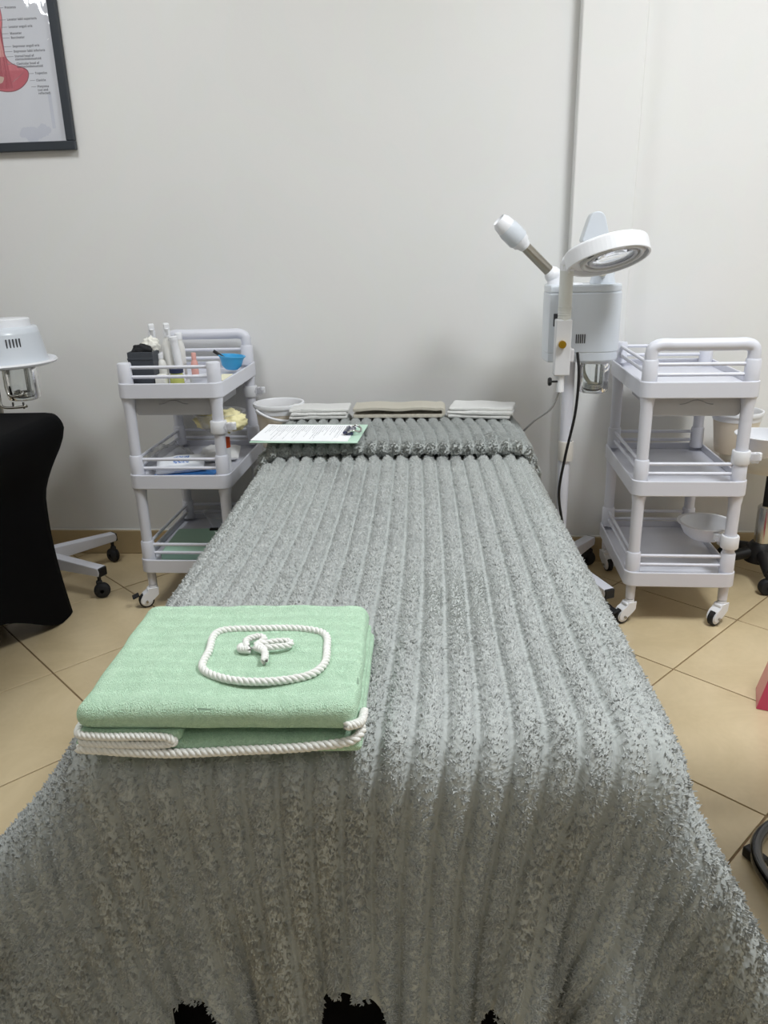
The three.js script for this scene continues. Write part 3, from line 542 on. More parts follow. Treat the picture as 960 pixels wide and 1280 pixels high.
  const dm = thing('clear_bowl', 'clear plastic bowl at the back of the bottom tray', 'bowl', onL(0.03, y2, -0.13)); mesh('bowl_body', openBowl(0.075, 0.06, 0.04, 0.004), M.clearPlastic, dm);
}

// ---------------------------------------------------------------- wheeled star base shared by the two steamers
function starBase(o, n, radius, first, hubY = 0.1) {
  mesh('hub', at(lathe([[0, -0.03], [0.036, -0.03], [0.04, -0.02], [0.036, 0.025], [0.022, 0.05], [0, 0.05]], 32), 0, hubY, 0), M.plasticWhite, o);
  for (let k = 0; k < n; k++) {
    const a = first + (k / n) * 2 * Math.PI, ux = Math.cos(a), uz = -Math.sin(a);
    const s = new THREE.Shape(); s.moveTo(0.025, -0.022); s.lineTo(radius, -0.02); s.quadraticCurveTo(radius + 0.008, -0.008, radius, 0.004); s.lineTo(0.025, 0.022); s.closePath();
    const leg = at(new THREE.ExtrudeGeometry(s, { depth: 0.03, bevelEnabled: true, bevelThickness: 0.003, bevelSize: 0.003, bevelSegments: 2 }), 0, hubY, 0, 0, 0, 0); leg.translate(0, 0, -0.015); leg.rotateY(a);
    const L = mesh('leg', leg, M.plastic, o);
    mesh('end_cap', at(rbox(0.013, 0.03, 0.034, 0.004), ux * (radius + 0.004), hubY - 0.009, uz * (radius + 0.004), 0, a, 0), M.black, L, 'black end cap');
    const c = mesh('caster', merge([at(lathe([[0.006, -0.015], [0.02, -0.014], [0.0255, -0.009], [0.0265, -0.003], [0.022, -0.0015], [0.022, 0.0015], [0.0265, 0.003], [0.0255, 0.009], [0.02, 0.014], [0.006, 0.015]], 24), 0, 0, 0, Math.PI / 2, 0, 0), at(rbox(0.02, 0.022, 0.016, 0.006), -0.006, 0.026, 0), at(cyl(0.006, 0.006, 0.03, 10), -0.004, 0.045, 0)]), M.rubber, o, 'black twin-wheel caster');
    c.position.set(ux * (radius - 0.008), 0.0268, uz * (radius - 0.008)); c.rotation.y = a + 0.7 + k;
  }
}
function jar(o, x, y, z, r, h, m = M.jarGlass) {               // hangs from y downwards
  const j = mesh('glass_jar', at(lathe([[r * 0.86, 0], [r, -0.012], [r, -h + 0.014], [r * 0.93, -h + 0.003], [r * 0.8, -h], [0, -h], [0, -h + 0.003], [r * 0.8, -h + 0.003], [r * 0.9, -h + 0.006], [r * 0.965, -h + 0.015], [r * 0.965, -0.012], [r * 0.83, 0]], 44), x, y, z), m, o, 'clear glass water jar');
  const c = []; for (let k = 0; k <= 90; k++) { const a = (k / 90) * Math.PI * 2 * 2.6; c.push([x + r * 0.55 * Math.cos(a), y - h + 0.014 + 0.004 * (k / 30), z + r * 0.55 * Math.sin(a)]); }
  mesh('heating_coil', tube(c, 0.0032, 140, 8), M.chrome, j); mesh('heater_rod', merge([rod([x + r * 0.5, y, z + 0.005], [x + r * 0.5, y - h * 0.78, z + 0.005], 0.0055, 12), rod([x + r * 0.22, y, z - 0.01], [x + r * 0.22, y - h * 0.8, z - 0.01], 0.004, 12)]), M.chrome, j);
  return j;
}
// ---------------------------------------------------------------- facial steamer behind the bed head
const ST = { x: 0.381, z: -2.378 };
{
  const o = thing('facial_steamer', 'pale blue-white facial steamer on a wheeled stand behind the bed head', 'steamer', [ST.x, 0, ST.z]);
  starBase(o, 3, 0.255, -1.1);
  mesh('pole', at(cyl(0.0175, 0.0175, 0.66, 28), 0, 0.45, 0), M.plastic, o);
  mesh('pole_collar', at(lathe([[0.018, -0.032], [0.023, -0.03], [0.024, 0.026], [0.022, 0.032], [0.018, 0.032]], 28), 0.003, 0.475, 0), M.collarGrey = std({ color: 0xcfcac2, roughness: 0.5 }), o, 'grey-beige height collar');
  // head: box with a flat left end and a round right end
  const s = new THREE.Shape(); s.moveTo(-0.075, -0.075); s.quadraticCurveTo(-0.09, 0, -0.075, 0.075); s.lineTo(0.07, 0.075); s.absarc(0.075, 0, 0.075, Math.PI / 2, -Math.PI / 2, true); s.closePath();
  const headPart = (sc, h) => { const g = slab(s, h, 0.005, 20); g.scale(sc, 1, sc); return g; };
  const head = mesh('head_case', at(headPart(0.96, 0.172), -0.004, 0.785, 0.0), M.steamerBlue, o);
  mesh('lower_case', at(headPart(0.945, 0.03), -0.004, 0.76, 0), M.steamerBlue, o);
  mesh('top_cover', at(headPart(0.945, 0.022), -0.004, 0.956, 0), M.steamerBlue, o);
  for (let k = 0; k < 5; k++) mesh('vent_slot', at(rbox(0.0032, 0.026, 0.003, 0.001), 0.004 + k * 0.006, 0.828, 0.0722), M.darkGrey, head, 'dark vent slot');
  mesh('switch', at(rbox(0.012, 0.036, 0.004, 0.0015), -0.058, 0.882, 0.0725), M.darkGrey, head, 'dark grey rocker switch');
  mesh('cover_disc', at(lathe([[0, 0], [0.028, 0], [0.026, 0.004], [0, 0.005]], 28), -0.005, 0.977, 0.02), M.plasticWhite, o);
  const b1 = mesh('arm_boss', at(lathe([[0, 0], [0.036, 0], [0.036, 0.012], [0.033, 0.02], [0.033, 0.06], [0.028, 0.066], [0, 0.066]], 32), 0.082, 0.975, 0), M.steamerBlue, o);
  mesh('fill_knob', at(lathe([[0, 0], [0.012, 0], [0.014, 0.012], [0.01, 0.022], [0, 0.024]], 20), 0.072, 1.012, 0.03, Math.PI / 2, 0, 0), M.cream, o);
  // left steam arm, tilted up and away
  const p0 = V(-0.062, 1.005, 0.0), p1 = V(-0.145, 1.083, 0.02), dir = p1.clone().sub(p0).normalize();
  mesh('arm_joint', merge([at(new THREE.SphereGeometry(0.024, 24, 16), p0.x, p0.y, p0.z), at(cyl(0.02, 0.024, 0.045, 24), p0.x + 0.006, p0.y - 0.024, p0.z)]), M.plasticWhite, o);
  mesh('steam_tube', rod(p0, p1, 0.0155, 24), M.steel, o, 'brushed steel steam tube');
  const nz = mesh('nozzle', lathe([[0, 0], [0.016, 0], [0.0185, 0.006], [0.0195, 0.012], [0.0255, 0.018], [0.0285, 0.04], [0.0285, 0.078], [0.026, 0.1], [0.019, 0.112], [0.017, 0.108], [0.0, 0.104]], 32), M.plasticWhite, o); nz.position.copy(p1); nz.quaternion.setFromUnitVectors(V(0, 1, 0), dir);
  mesh('nozzle_sleeve', at(lathe([[0.0295, 0.03], [0.031, 0.034], [0.031, 0.07], [0.029, 0.08]], 32), 0, 0, 0), M.steamerBlue, nz);
  // second arm, standing up behind the lamp
  mesh('steam_tube', rod([0.08, 1.02, 0], [0.056, 1.1, 0.0], 0.0135, 24), M.steel, o, 'brushed steel steam tube');
  const ps = new THREE.Shape(); ps.moveTo(-0.034, 0.006); ps.quadraticCurveTo(-0.036, 0.0, -0.03, 0); ps.lineTo(0.032, 0); ps.quadraticCurveTo(0.038, 0, 0.037, 0.006); ps.lineTo(0.022, 0.062); ps.quadraticCurveTo(0.014, 0.078, 0.0, 0.076); ps.quadraticCurveTo(-0.012, 0.074, -0.017, 0.06); ps.lineTo(-0.022, 0.045); ps.closePath();
  const prism = new THREE.ExtrudeGeometry(ps, { depth: 0.048, bevelEnabled: true, bevelThickness: 0.004, bevelSize: 0.003, bevelSegments: 3, curveSegments: 8 });
  const n2 = mesh('nozzle', at(prism, 0.05, 1.095, -0.024), M.steamerBlue, o);
  // jar under the head
  mesh('jar_collar', at(lathe([[0.036, 0], [0.046, 0], [0.046, 0.012], [0.036, 0.012]], 36), 0.073, 0.75, 0.0), M.plasticWhite, o);
  jar(o, 0.073, 0.752, 0.0, 0.046, 0.092);
  const hose = mesh('hose', tube([[0.036, 0.76, 0.01], [0.042, 0.72, 0.014], [0.062, 0.69, 0.016], [0.084, 0.685, 0.012]], 0.006, 24, 10), M.hose = std({ color: 0xd9d3bd, roughness: 0.5 }), o, 'cream hose inside the jar');
  // power cord hanging down the stand
  tag(mesh('power_cord', tube([[0.02, 0.79, 0.082], [0.024, 0.74, 0.1], [0.022, 0.62, 0.095], [0.0, 0.48, 0.09], [-0.012, 0.36, 0.085], [0.006, 0.25, 0.085], [0.018, 0.18, 0.085], [0.018, 0.02, 0.09], [0.03, 0.006, 0.12]].map(([x, y, z]) => V(ST.x + x - 0.012, y, ST.z + z)), 0.0042, 90, 8), M.black), 'black power cord hanging down beside the steamer pole', 'power cord');
}
// ---------------------------------------------------------------- ring magnifying lamp on its own bracket
{
  const bx = 0.333, bz = -2.22, o = thing('magnifying_lamp', 'white ring magnifying lamp on a grey bracket in front of the steamer', 'magnifying lamp', [bx, 0.69, bz]);
  mesh('bracket_box', at(rbox(0.044, 0.155, 0.036, 0.004), 0.0, 0.125, 0), M.bracket = phys({ color: 0xd3d3d6, roughness: 0.4 }), o, 'grey adjustment box');
  mesh('mounting_arm', at(rbox(0.03, 0.04, 0.17, 0.006), 0.022, 0.1, -0.095), M.bracket, o);
  mesh('lower_stub', rod([0.0, 0.0, 0], [0.0, 0.05, 0], 0.011, 20), M.plasticWhite, o);
  mesh('set_knob', merge([rod([-0.008, 0.03, 0.004], [-0.03, 0.03, 0.006], 0.003, 8), at(lathe([[0, -0.006], [0.01, -0.005], [0.0125, 0], [0.01, 0.005], [0, 0.006]], 8), -0.031, 0.03, 0.006, 0, 0, Math.PI / 2)]), M.black, o, 'black set knob');
  mesh('tension_knob', merge([at(cyl(0.0105, 0.0105, 0.014, 20), -0.004, 0.136, 0.025, Math.PI / 2, 0, 0), at(cyl(0.007, 0.007, 0.02, 16), -0.004, 0.136, 0.024, Math.PI / 2, 0, 0)]), M.brass, o, 'brass tension knob');
  const post = mesh('upright', at(cyl(0.0185, 0.018, 0.15, 28), 0.002, 0.272, 0), M.upright = phys({ color: 0xd9dad6, roughness: 0.4 }), o);
  for (let k = 0; k < 5; k++) mesh('post_rib', at(new THREE.TorusGeometry(0.0184, 0.0009, 6, 28), 0.002, 0.207 + k * 0.007, 0, Math.PI / 2, 0, 0), M.upright, post);
  mesh('elbow', tube([[0.002, 0.33, 0], [0.003, 0.35, 0], [0.016, 0.364, 0.004], [0.045, 0.367, 0.012], [0.07, 0.374, 0.02]], 0.0188, 30, 16), M.plasticWhite, o);
  // lamp head: its own axes, tipped so that the underside shows
  const R = 0.104;
  const q = new THREE.Quaternion().setFromEuler(new THREE.Euler(-0.36, 0.12, 0.19, 'ZXY'));
  const headShape = new THREE.Shape(); { const N = 64; for (let k = 0; k <= N; k++) { const a = (k / N) * 2 * Math.PI; let x = R * Math.cos(a), y = R * Math.sin(a); if (x < 0) { x *= 1.12; y *= 1 - 0.12 * (x / (R * 1.12)) ** 2; } k ? headShape.lineTo(x, y) : headShape.moveTo(x, y); } }
  const hole = new THREE.Path(); hole.absarc(0.008, 0, 0.058, 0, 2 * Math.PI, true); headShape.holes.push(hole);
  const top = new THREE.ExtrudeGeometry(headShape, { depth: 0.014, bevelEnabled: true, bevelThickness: 0.009, bevelSize: 0.011, bevelOffset: -0.011, bevelSegments: 5, curveSegments: 48 }); top.rotateX(-Math.PI / 2);
  const head = mesh('lamp_head', at(top, 0, 0, 0), M.plasticWhite, o); head.position.set(0.106, 0.372, 0.03); head.quaternion.copy(q);
  const skirt = new THREE.Shape(); { const N = 64; for (let k = 0; k <= N; k++) { const a = (k / N) * 2 * Math.PI; let x = R * Math.cos(a), y = R * Math.sin(a); if (x < 0) { x *= 1.12; y *= 1 - 0.12 * (x / (R * 1.12)) ** 2; } k ? skirt.lineTo(x, y) : skirt.moveTo(x, y); } }
  const sh = new THREE.Path(); for (let k = 0; k <= 64; k++) { const a = -(k / 64) * 2 * Math.PI; let x = (R - 0.006) * Math.cos(a), y = (R - 0.006) * Math.sin(a); if (x < 0) { x *= 1.12; y *= 1 - 0.12 * (x / (R * 1.12)) ** 2; } k ? sh.lineTo(x, y) : sh.moveTo(x, y); } skirt.holes.push(sh);
  mesh('rim', (() => { const g = new THREE.ExtrudeGeometry(skirt, { depth: 0.02, bevelEnabled: true, bevelThickness: 0.002, bevelSize: 0.0015, bevelOffset: -0.0015, bevelSegments: 2 }); g.rotateX(-Math.PI / 2); g.translate(0, -0.02, 0); return g; })(), M.plasticWhite, head);
  mesh('ring_tube', at(new THREE.TorusGeometry(0.078, 0.007, 12, 64), 0.006, -0.012, 0, Math.PI / 2, 0, 0), M.lampTube = std({ color: 0xc9c9c9, roughness: 0.3 }), head, 'unlit grey ring tube');
  mesh('lens_ring', at(lathe([[0.056, -0.014], [0.063, -0.016], [0.066, -0.012], [0.066, 0.004], [0.056, 0.004]], 48), 0.008, 0, 0), M.plasticGrey, head);
  mesh('lens', at(lathe([[0, -0.012], [0.03, -0.0105], [0.058, -0.005], [0.058, -0.001], [0.03, 0.004], [0, 0.006]], 48), 0.008, 0, 0), phys({ color: 0xffffff, transmission: 1, thickness: 0.016, roughness: 0.02, ior: 1.5 }), head, 'clear magnifying lens');
  mesh('reflector', at(lathe([[0.064, -0.002], [0.099, -0.002], [0.099, 0.001], [0.064, 0.001]], 48), 0.004, 0, 0), M.plasticGrey, head);
  mesh('tube_socket', at(rbox(0.036, 0.014, 0.02, 0.003), 0.0, -0.011, 0.078), M.plasticWhite, head);
  mesh('catch', at(rbox(0.012, 0.01, 0.02, 0.003), -0.066, -0.012, 0.05, 0, 0.7, 0), M.darkGrey, head, 'dark spring catch');
  tag(mesh('lamp_cord', tube([[0.333, 0.694, -2.222], [0.315, 0.64, -2.24], [0.27, 0.585, -2.3], [0.235, 0.5, -2.4], [0.23, 0.3, -2.5], [0.23, 0.03, -2.55], [0.26, 0.006, -2.58]], 0.0032, 60, 8), M.cordGrey = std({ color: 0xa3a4a6, roughness: 0.5 })), 'thin grey lamp cord dropping behind the bed head', 'lamp cord');
}
// ---------------------------------------------------------------- round steamer beside the black table
{
  const x = -1.402, z = -2.368, o = thing('facial_steamer', 'round white facial steamer rising behind the bare black table', 'steamer', [x, 0, z]);
  starBase(o, 5, 0.285, -0.34, 0.105);
  mesh('pole', at(cyl(0.017, 0.017, 0.52, 24), -0.06, 0.37, -0.03), M.steel, o); mesh('pole_foot', at(rbox(0.12, 0.03, 0.05, 0.01), -0.04, 0.13, -0.015), M.plasticWhite, o);
  mesh('tray_plate', at(lathe([[0, -0.008], [0.15, -0.008], [0.164, -0.004], [0.168, 0.002], [0.164, 0.008], [0.158, 0.006], [0.145, 0.002], [0, 0.002]], 64), 0, 0.775, 0), M.plasticWhite, o);
  const body = mesh('drum_body', at(lathe([[0, 0], [0.142, 0], [0.14, 0.01], [0.126, 0.088], [0.1255, 0.091], [0.125, 0.092], [0.122, 0.104], [0.117, 0.108], [0, 0.109]], 64), 0, 0.777, 0), M.steamerBlue, o);
  mesh('lid', at(lathe([[0, 0], [0.07, 0], [0.069, 0.022], [0.066, 0.024], [0, 0.024]], 40), 0.028, 0.885, -0.02), M.plasticWhite, o);
  for (let k = 0; k < 5; k++) { const a = 0.86 - k * 0.075, r = 0.1315; mesh('vent_slot', at(rbox(0.0035, 0.026, 0.004, 0.001), r * Math.cos(a) , 0.843, r * Math.sin(a), 0, -a + Math.PI / 2, 0), M.darkGrey, body, 'dark vent slot'); }
  mesh('cord_plug', tube([[-0.02, 0.915, 0.06], [0.0, 0.93, 0.055], [0.012, 0.945, 0.03], [0.0, 0.955, -0.01], [-0.06, 0.95, -0.04]], 0.008, 30, 10), M.black, o, 'black cable at the lid');
  jar(o, 0.068, 0.768, 0.02, 0.05, 0.108);
  mesh('jar_bracket', merge([tube([[0.01, 0.77, 0.06], [0.012, 0.68, 0.065], [0.014, 0.65, 0.068], [0.024, 0.644, 0.07], [0.085, 0.646, 0.075], [0.1, 0.648, 0.07]], 0.0045, 50, 10), tube([[0.045, 0.77, 0.075], [0.047, 0.7, 0.078], [0.055, 0.683, 0.08], [0.085, 0.683, 0.078], [0.092, 0.688, 0.07], [0.08, 0.692, 0.062], [0.062, 0.688, 0.066]], 0.0042, 60, 10), rod([0.055, 0.64, 0.07], [0.055, 0.66, 0.07], 0.0035), rod([0.09, 0.64, 0.072], [0.09, 0.66, 0.072], 0.0035)]), M.chrome, o, 'bent chrome wire bracket');
}
// ---------------------------------------------------------------- gas-lift stool, paper bag and tube chair on the right
{
  const o = thing('stool', 'round cream stool on a black wheeled base behind the empty-topped cart', 'stool', [1.07, 0, -2.495], 0.0);
  mesh('seat', at(lathe([[0, 0], [0.15, 0], [0.162, 0.012], [0.165, 0.035], [0.158, 0.055], [0.13, 0.066], [0, 0.07]], 56), 0, 0.395, 0), M.cream, o);
  mesh('seat_plate', at(cyl(0.07, 0.06, 0.02, 32), 0, 0.386, 0), M.black, o);
  mesh('gas_lift', at(cyl(0.014, 0.014, 0.2, 20), 0, 0.29, 0), M.black, o); mesh('lift_sleeve', at(lathe([[0, 0], [0.026, 0], [0.027, 0.15], [0.022, 0.156], [0, 0.156]], 28), 0, 0.1, 0), M.chrome, o, 'chrome lift sleeve');
  mesh('base_hub', at(lathe([[0, 0], [0.05, 0], [0.045, 0.05], [0.032, 0.066], [0, 0.066]], 32), 0, 0.06, 0), M.black, o);
  for (let k = 0; k < 5; k++) {
    const a = -1.75 + (k / 5) * 2 * Math.PI, R = 0.15, ux = Math.cos(a), uz = -Math.sin(a);
    mesh('base_leg', rod([ux * 0.03, 0.092, uz * 0.03], [ux * R, 0.07, uz * R], 0.021, 14, 0.015), M.black, o);
    mesh('caster', merge([at(lathe([[0.006, -0.016], [0.022, -0.014], [0.027, -0.008], [0.027, 0.008], [0.022, 0.014], [0.006, 0.016]], 24), ux * R, 0.0275, uz * R, Math.PI / 2, a + 0.5, 0), rod([ux * R, 0.04, uz * R], [ux * R, 0.075, uz * R], 0.009, 12)]), M.rubber, o);
  }
  const bag = thing('paper_bag', 'glossy raspberry pink paper bag on the floor right of the bed', 'bag', [0.897, 0, -1.69], -0.35);
  const bw = 0.24, bh = 0.3, bd = 0.1, wall = (a, c, x, z) => at(rbox(a, bh, c, 0.0006, 1), x, bh / 2 + 0.001, z); M.pinkPaper = phys({ color: 0xd0406a, roughness: 0.3, clearcoat: 0.4 });
  mesh('front_panel', wall(bw, 0.002, 0, bd / 2), M.pinkPaper, bag); mesh('back_panel', wall(bw, 0.002, 0, -bd / 2), M.pinkPaper, bag); mesh('side_gusset', wall(0.002, bd, -bw / 2, 0), M.pinkPaper, bag); mesh('side_gusset', wall(0.002, bd, bw / 2, 0), M.pinkPaper, bag); mesh('base_panel', at(rbox(bw, 0.002, bd, 0.0005, 1), 0, 0.002, 0), M.pinkPaper, bag);
  bag.traverse((q) => { if (!q.isMesh) return; const p = q.geometry.attributes.position; for (let i = 0; i < p.count; i++) { const k = 1 - 0.9 * p.getY(i); p.setX(i, p.getX(i) * k + 0.1 * p.getY(i)); p.setZ(i, p.getZ(i) * k); } q.geometry.computeVertexNormals(); });
  for (const sz of [-1, 1]) mesh('cord_handle', tube([[0.0, bh - 0.02, sz * (bd * 0.37 + 0.004)], [0.0, bh + 0.04, sz * (bd * 0.37 + 0.006)], [0.03, bh + 0.07, sz * (bd * 0.37 + 0.008)], [0.06, bh + 0.04, sz * (bd * 0.37 + 0.006)], [0.06, bh - 0.02, sz * (bd * 0.37 + 0.004)]], 0.003, 40, 8), M.plasticWhite, bag);
  // cantilever chair: floor loop, uprights, seat and back
  const ch = thing('cantilever_chair', 'black glossy tube-frame chair with floor loop beside the bed', 'chair', [0.824, 0, -1.06], 0);
  ch.rotation.y = 0.17;
  const r = 0.0115, w = 0.235, f = -0.235, b = 0.27, loop = [];
  const arc = (cx, cz, R, a0, a1) => { for (let k = 0; k <= 8; k++) { const a = a0 + (a1 - a0) * k / 8; loop.push([cx + R * Math.cos(a), r + 0.006, cz + R * Math.sin(a)]); } };
  loop.push([-w, 0.44, b], [-w, 0.25, b], [-w, 0.07, b], [-w, r + 0.02, b - 0.02], [-w, r + 0.006, b - 0.07], [-w, r + 0.006, 0]); arc(-w + 0.13, f + 0.13, 0.13, Math.PI, 1.5 * Math.PI); arc(w - 0.13, f + 0.13, 0.13, 1.5 * Math.PI, 2 * Math.PI); loop.push([w, r + 0.006, 0], [w, r + 0.006, b - 0.07], [w, r + 0.02, b - 0.02], [w, 0.07, b], [w, 0.25, b], [w, 0.44, b]);
  mesh('floor_loop', tube(loop, r, 200, 14), M.blackGloss, ch);
  mesh('seat_rail', merge([rod([-w, 0.44, b + 0.005], [-w, 0.44, -0.16], r, 12), rod([w, 0.44, b + 0.005], [w, 0.44, -0.16], r, 12), rod([-w, 0.44, -0.15], [-w * 0.95, 0.86, -0.27], r, 12), rod([w, 0.44, -0.15], [w * 0.95, 0.86, -0.27], r, 12)]), M.blackGloss, ch);
  mesh('seat', at(rbox(0.46, 0.05, 0.44, 0.02, 3), 0, 0.462, 0.05), M.black, ch); mesh('backrest', at(rbox(0.44, 0.3, 0.035, 0.015, 3), 0, 0.72, -0.24, -0.27, 0, 0), M.black, ch);
  for (const [gx, gz, a] of [[-w + 0.012, f + 0.075, 0.35], [w - 0.012, f + 0.075, -0.35], [-w, b - 0.1, 0], [w, b - 0.1, 0]]) mesh('glide', at(rbox(0.022, 0.022, 0.045, 0.005), gx, 0.0113, gz, 0, a, 0), M.black, ch, 'black plastic floor glide');
}

// ---------------------------------------------------------------- a twisted cord along a path
function rope(points, r, turns, closed = false, seg = 200) {
  const c = new THREE.CatmullRomCurve3(points.map((p) => V(...p)), closed, 'centripetal'), fr = c.computeFrenetFrames(seg, closed), out = [];
  for (let k = 0; k < 3; k++) {
    const pts = []; for (let i = 0; i <= seg; i++) { if (closed && i === seg) break; const a = (i / seg) * turns * 2 * Math.PI + k * 2.0944, p = c.getPointAt(i / seg); p.addScaledVector(fr.normals[i], r * 0.55 * Math.cos(a)).addScaledVector(fr.binormals[i], r * 0.55 * Math.sin(a)); pts.push(p); }
    out.push(new THREE.TubeGeometry(new THREE.CatmullRomCurve3(pts, closed), seg * 2, r * 0.6, 6, closed));
  }
  return merge(out);
}
// soft slab of cloth with rounded edges and a little wander
function clothSlab(w, h, d, rad, seed, amp = 0.003, n = 56) {
  const g = new RoundedBoxGeometry(w, h, d, 8, Math.min(rad, h / 2.02)); const big = new THREE.BoxGeometry(w, h, d, n, 8, n), p = big.attributes.position, hw = w / 2, hh = h / 2, hd = d / 2, R = Math.min(rad, hh * 0.98), q = V(), c = V();
  for (let i = 0; i < p.count; i++) { q.fromBufferAttribute(p, i); c.set(clamp(q.x, -hw + R, hw - R), clamp(q.y, -hh + R, hh - R), clamp(q.z, -hd + R, hd - R)); const dv = q.clone().sub(c); if (dv.lengthSq() > 0) { q.copy(c).addScaledVector(dv.normalize(), R); } q.y += hh + (q.y > 0 ? 1 : 0.0) * amp * 2 * fbm(q.x * 9 + seed, q.z * 9, seed, 3); q.x += amp * fbm(q.z * 14, q.y * 20, seed + 4, 2); q.z += amp * fbm(q.x * 14, q.y * 20, seed + 9, 2); p.setXYZ(i, q.x, q.y, q.z); }
  const m = big; m.computeVertexNormals(); return metricUV(m);
}
const terryBump = dataTexture(256, (u, v) => { const n = 0.5 + 0.95 * pfbm(u, v, 46, 5, 3); return [n, n, n]; }, false, 20);
const terryTone = dataTexture(256, (u, v) => { const n = pfbm(u, v, 40, 8, 3) * 0.12 + pfbm(u, v, 5, 1, 3) * 0.05; return [0.755 + n, 0.885 + n * 0.8, 0.775 + n * 0.9]; }, true, 9);
M.mint = phys({ map: terryTone, roughness: 0.95, bumpMap: terryBump, bumpScale: 0.0018, sheen: 0.4, sheenRoughness: 0.5, sheenColor: 0xcdeccf });
M.rope = std({ color: 0xeeeeea, roughness: 0.85 });
{
  // folded mint towel: bottom layer, a doubled corner, a thick top fold with a roped pocket
  const base = BED.top + 0.0255, o = thing('folded_towel', 'folded mint green towel with white rope trim and bow pocket', 'towel', [-0.262, base, -0.862], 0.035);
  const W = 0.325, D = 0.268;
  mesh('bottom_layer', clothSlab(W + 0.008, 0.016, D + 0.004, 0.008, 3), M.mint, o);
  mesh('doubled_corner', at(clothSlab(0.12, 0.012, 0.09, 0.006, 6), -W / 2 + 0.062, 0.015, D / 2 - 0.043), M.mint, o);
  mesh('middle_layer', at(clothSlab(W - 0.006, 0.012, D - 0.02, 0.006, 8), 0.004, 0.015, -0.012), M.mint, o);
  const top = clothSlab(W, 0.034, D + 0.004, 0.017, 12, 0.0045);
  mesh('top_fold', at(top, -0.001, 0.0255, -0.001), M.mint, o);
  const ty = 0.0625;
  mesh('rope_trim', rope([[-W / 2 + 0.0, 0.007, D / 2 + 0.004], [-0.06, 0.004, D / 2 + 0.008], [0.03, 0.007, D / 2 + 0.006], [0.11, 0.012, D / 2 + 0.005], [W / 2 - 0.005, 0.017, D / 2 - 0.002], [W / 2 + 0.004, 0.02, D / 2 - 0.02]], 0.005, 16, false, 240), M.rope, o, 'white twisted rope trim');
  mesh('rope_trim', rope([[-W / 2 - 0.002, 0.024, D / 2 - 0.03], [-W / 2 + 0.002, 0.024, D / 2 - 0.001], [-W / 2 + 0.03, 0.0235, D / 2 + 0.004], [-0.055, 0.022, D / 2 + 0.004], [-0.048, 0.018, D / 2 + 0.005], [-0.056, 0.0145, D / 2 + 0.005], [-W / 2 + 0.03, 0.0145, D / 2 + 0.005], [-W / 2 + 0.003, 0.014, D / 2 + 0.002]], 0.0044, 15, false, 260), M.rope, o, 'white twisted rope trim');
  mesh('rope_trim', rope([[W / 2 - 0.014, 0.036, D / 2 + 0.001], [W / 2 - 0.004, 0.035, D / 2 - 0.004], [W / 2 + 0.002, 0.031, D / 2 - 0.016], [W / 2 + 0.004, 0.029, D / 2 - 0.04]], 0.005, 4, false, 80), M.rope, o, 'white twisted rope trim');
  const pk = [[-0.062, -0.058], [0.0, -0.068], [0.062, -0.066], [0.092, -0.05], [0.1, -0.005], [0.1, 0.04], [0.085, 0.066], [0.035, 0.083], [-0.02, 0.077], [-0.058, 0.05], [-0.062, 0.0]].map(([a, b]) => [a * 0.93 + 0.022, ty + 0.0005, b * 0.88 + 0.012]);
  const pocketShape = new THREE.Shape(new THREE.CatmullRomCurve3(pk.map((p) => V(p[0], -p[2], 0)), true).getPoints(60).map((p) => new THREE.Vector2(p.x, p.y)));
  mesh('pocket', metricUV(at(slab(pocketShape, 0.004, 0.001), 0, ty - 0.005, 0)), M.mint, o);
  mesh('pocket_rope', rope(pk, 0.0046, 24, true, 300), M.rope, o, 'white twisted rope outlining the pocket');
  const bx = 0.024, bz = 0.012, by = ty + 0.003;
  mesh('bow', merge([rope([[bx - 0.01, by + 0.003, bz + 0.002], [bx - 0.014, by + 0.004, bz - 0.016], [bx + 0.0, by + 0.004, bz - 0.026], [bx + 0.008, by + 0.004, bz - 0.02], [bx + 0.0, by + 0.003, bz - 0.004]], 0.004, 4, false, 70), rope([[bx, by + 0.003, bz - 0.002], [bx + 0.022, by + 0.004, bz - 0.012], [bx + 0.042, by + 0.003, bz - 0.014], [bx + 0.044, by + 0.003, bz - 0.006], [bx + 0.026, by + 0.004, bz + 0.002], [bx, by + 0.003, bz + 0.003]], 0.0038, 5, false, 90), rope([[bx, by + 0.003, bz], [bx + 0.014, by + 0.003, bz + 0.012], [bx + 0.018, by + 0.002, bz + 0.034]], 0.0044, 3, false, 50), rope([[bx - 0.006, by + 0.002, bz + 0.006], [bx - 0.018, by + 0.001, bz + 0.002], [bx - 0.02, by + 0.001, bz - 0.006]], 0.0044, 2, false, 40)]), M.rope, o, 'white rope bow');
}
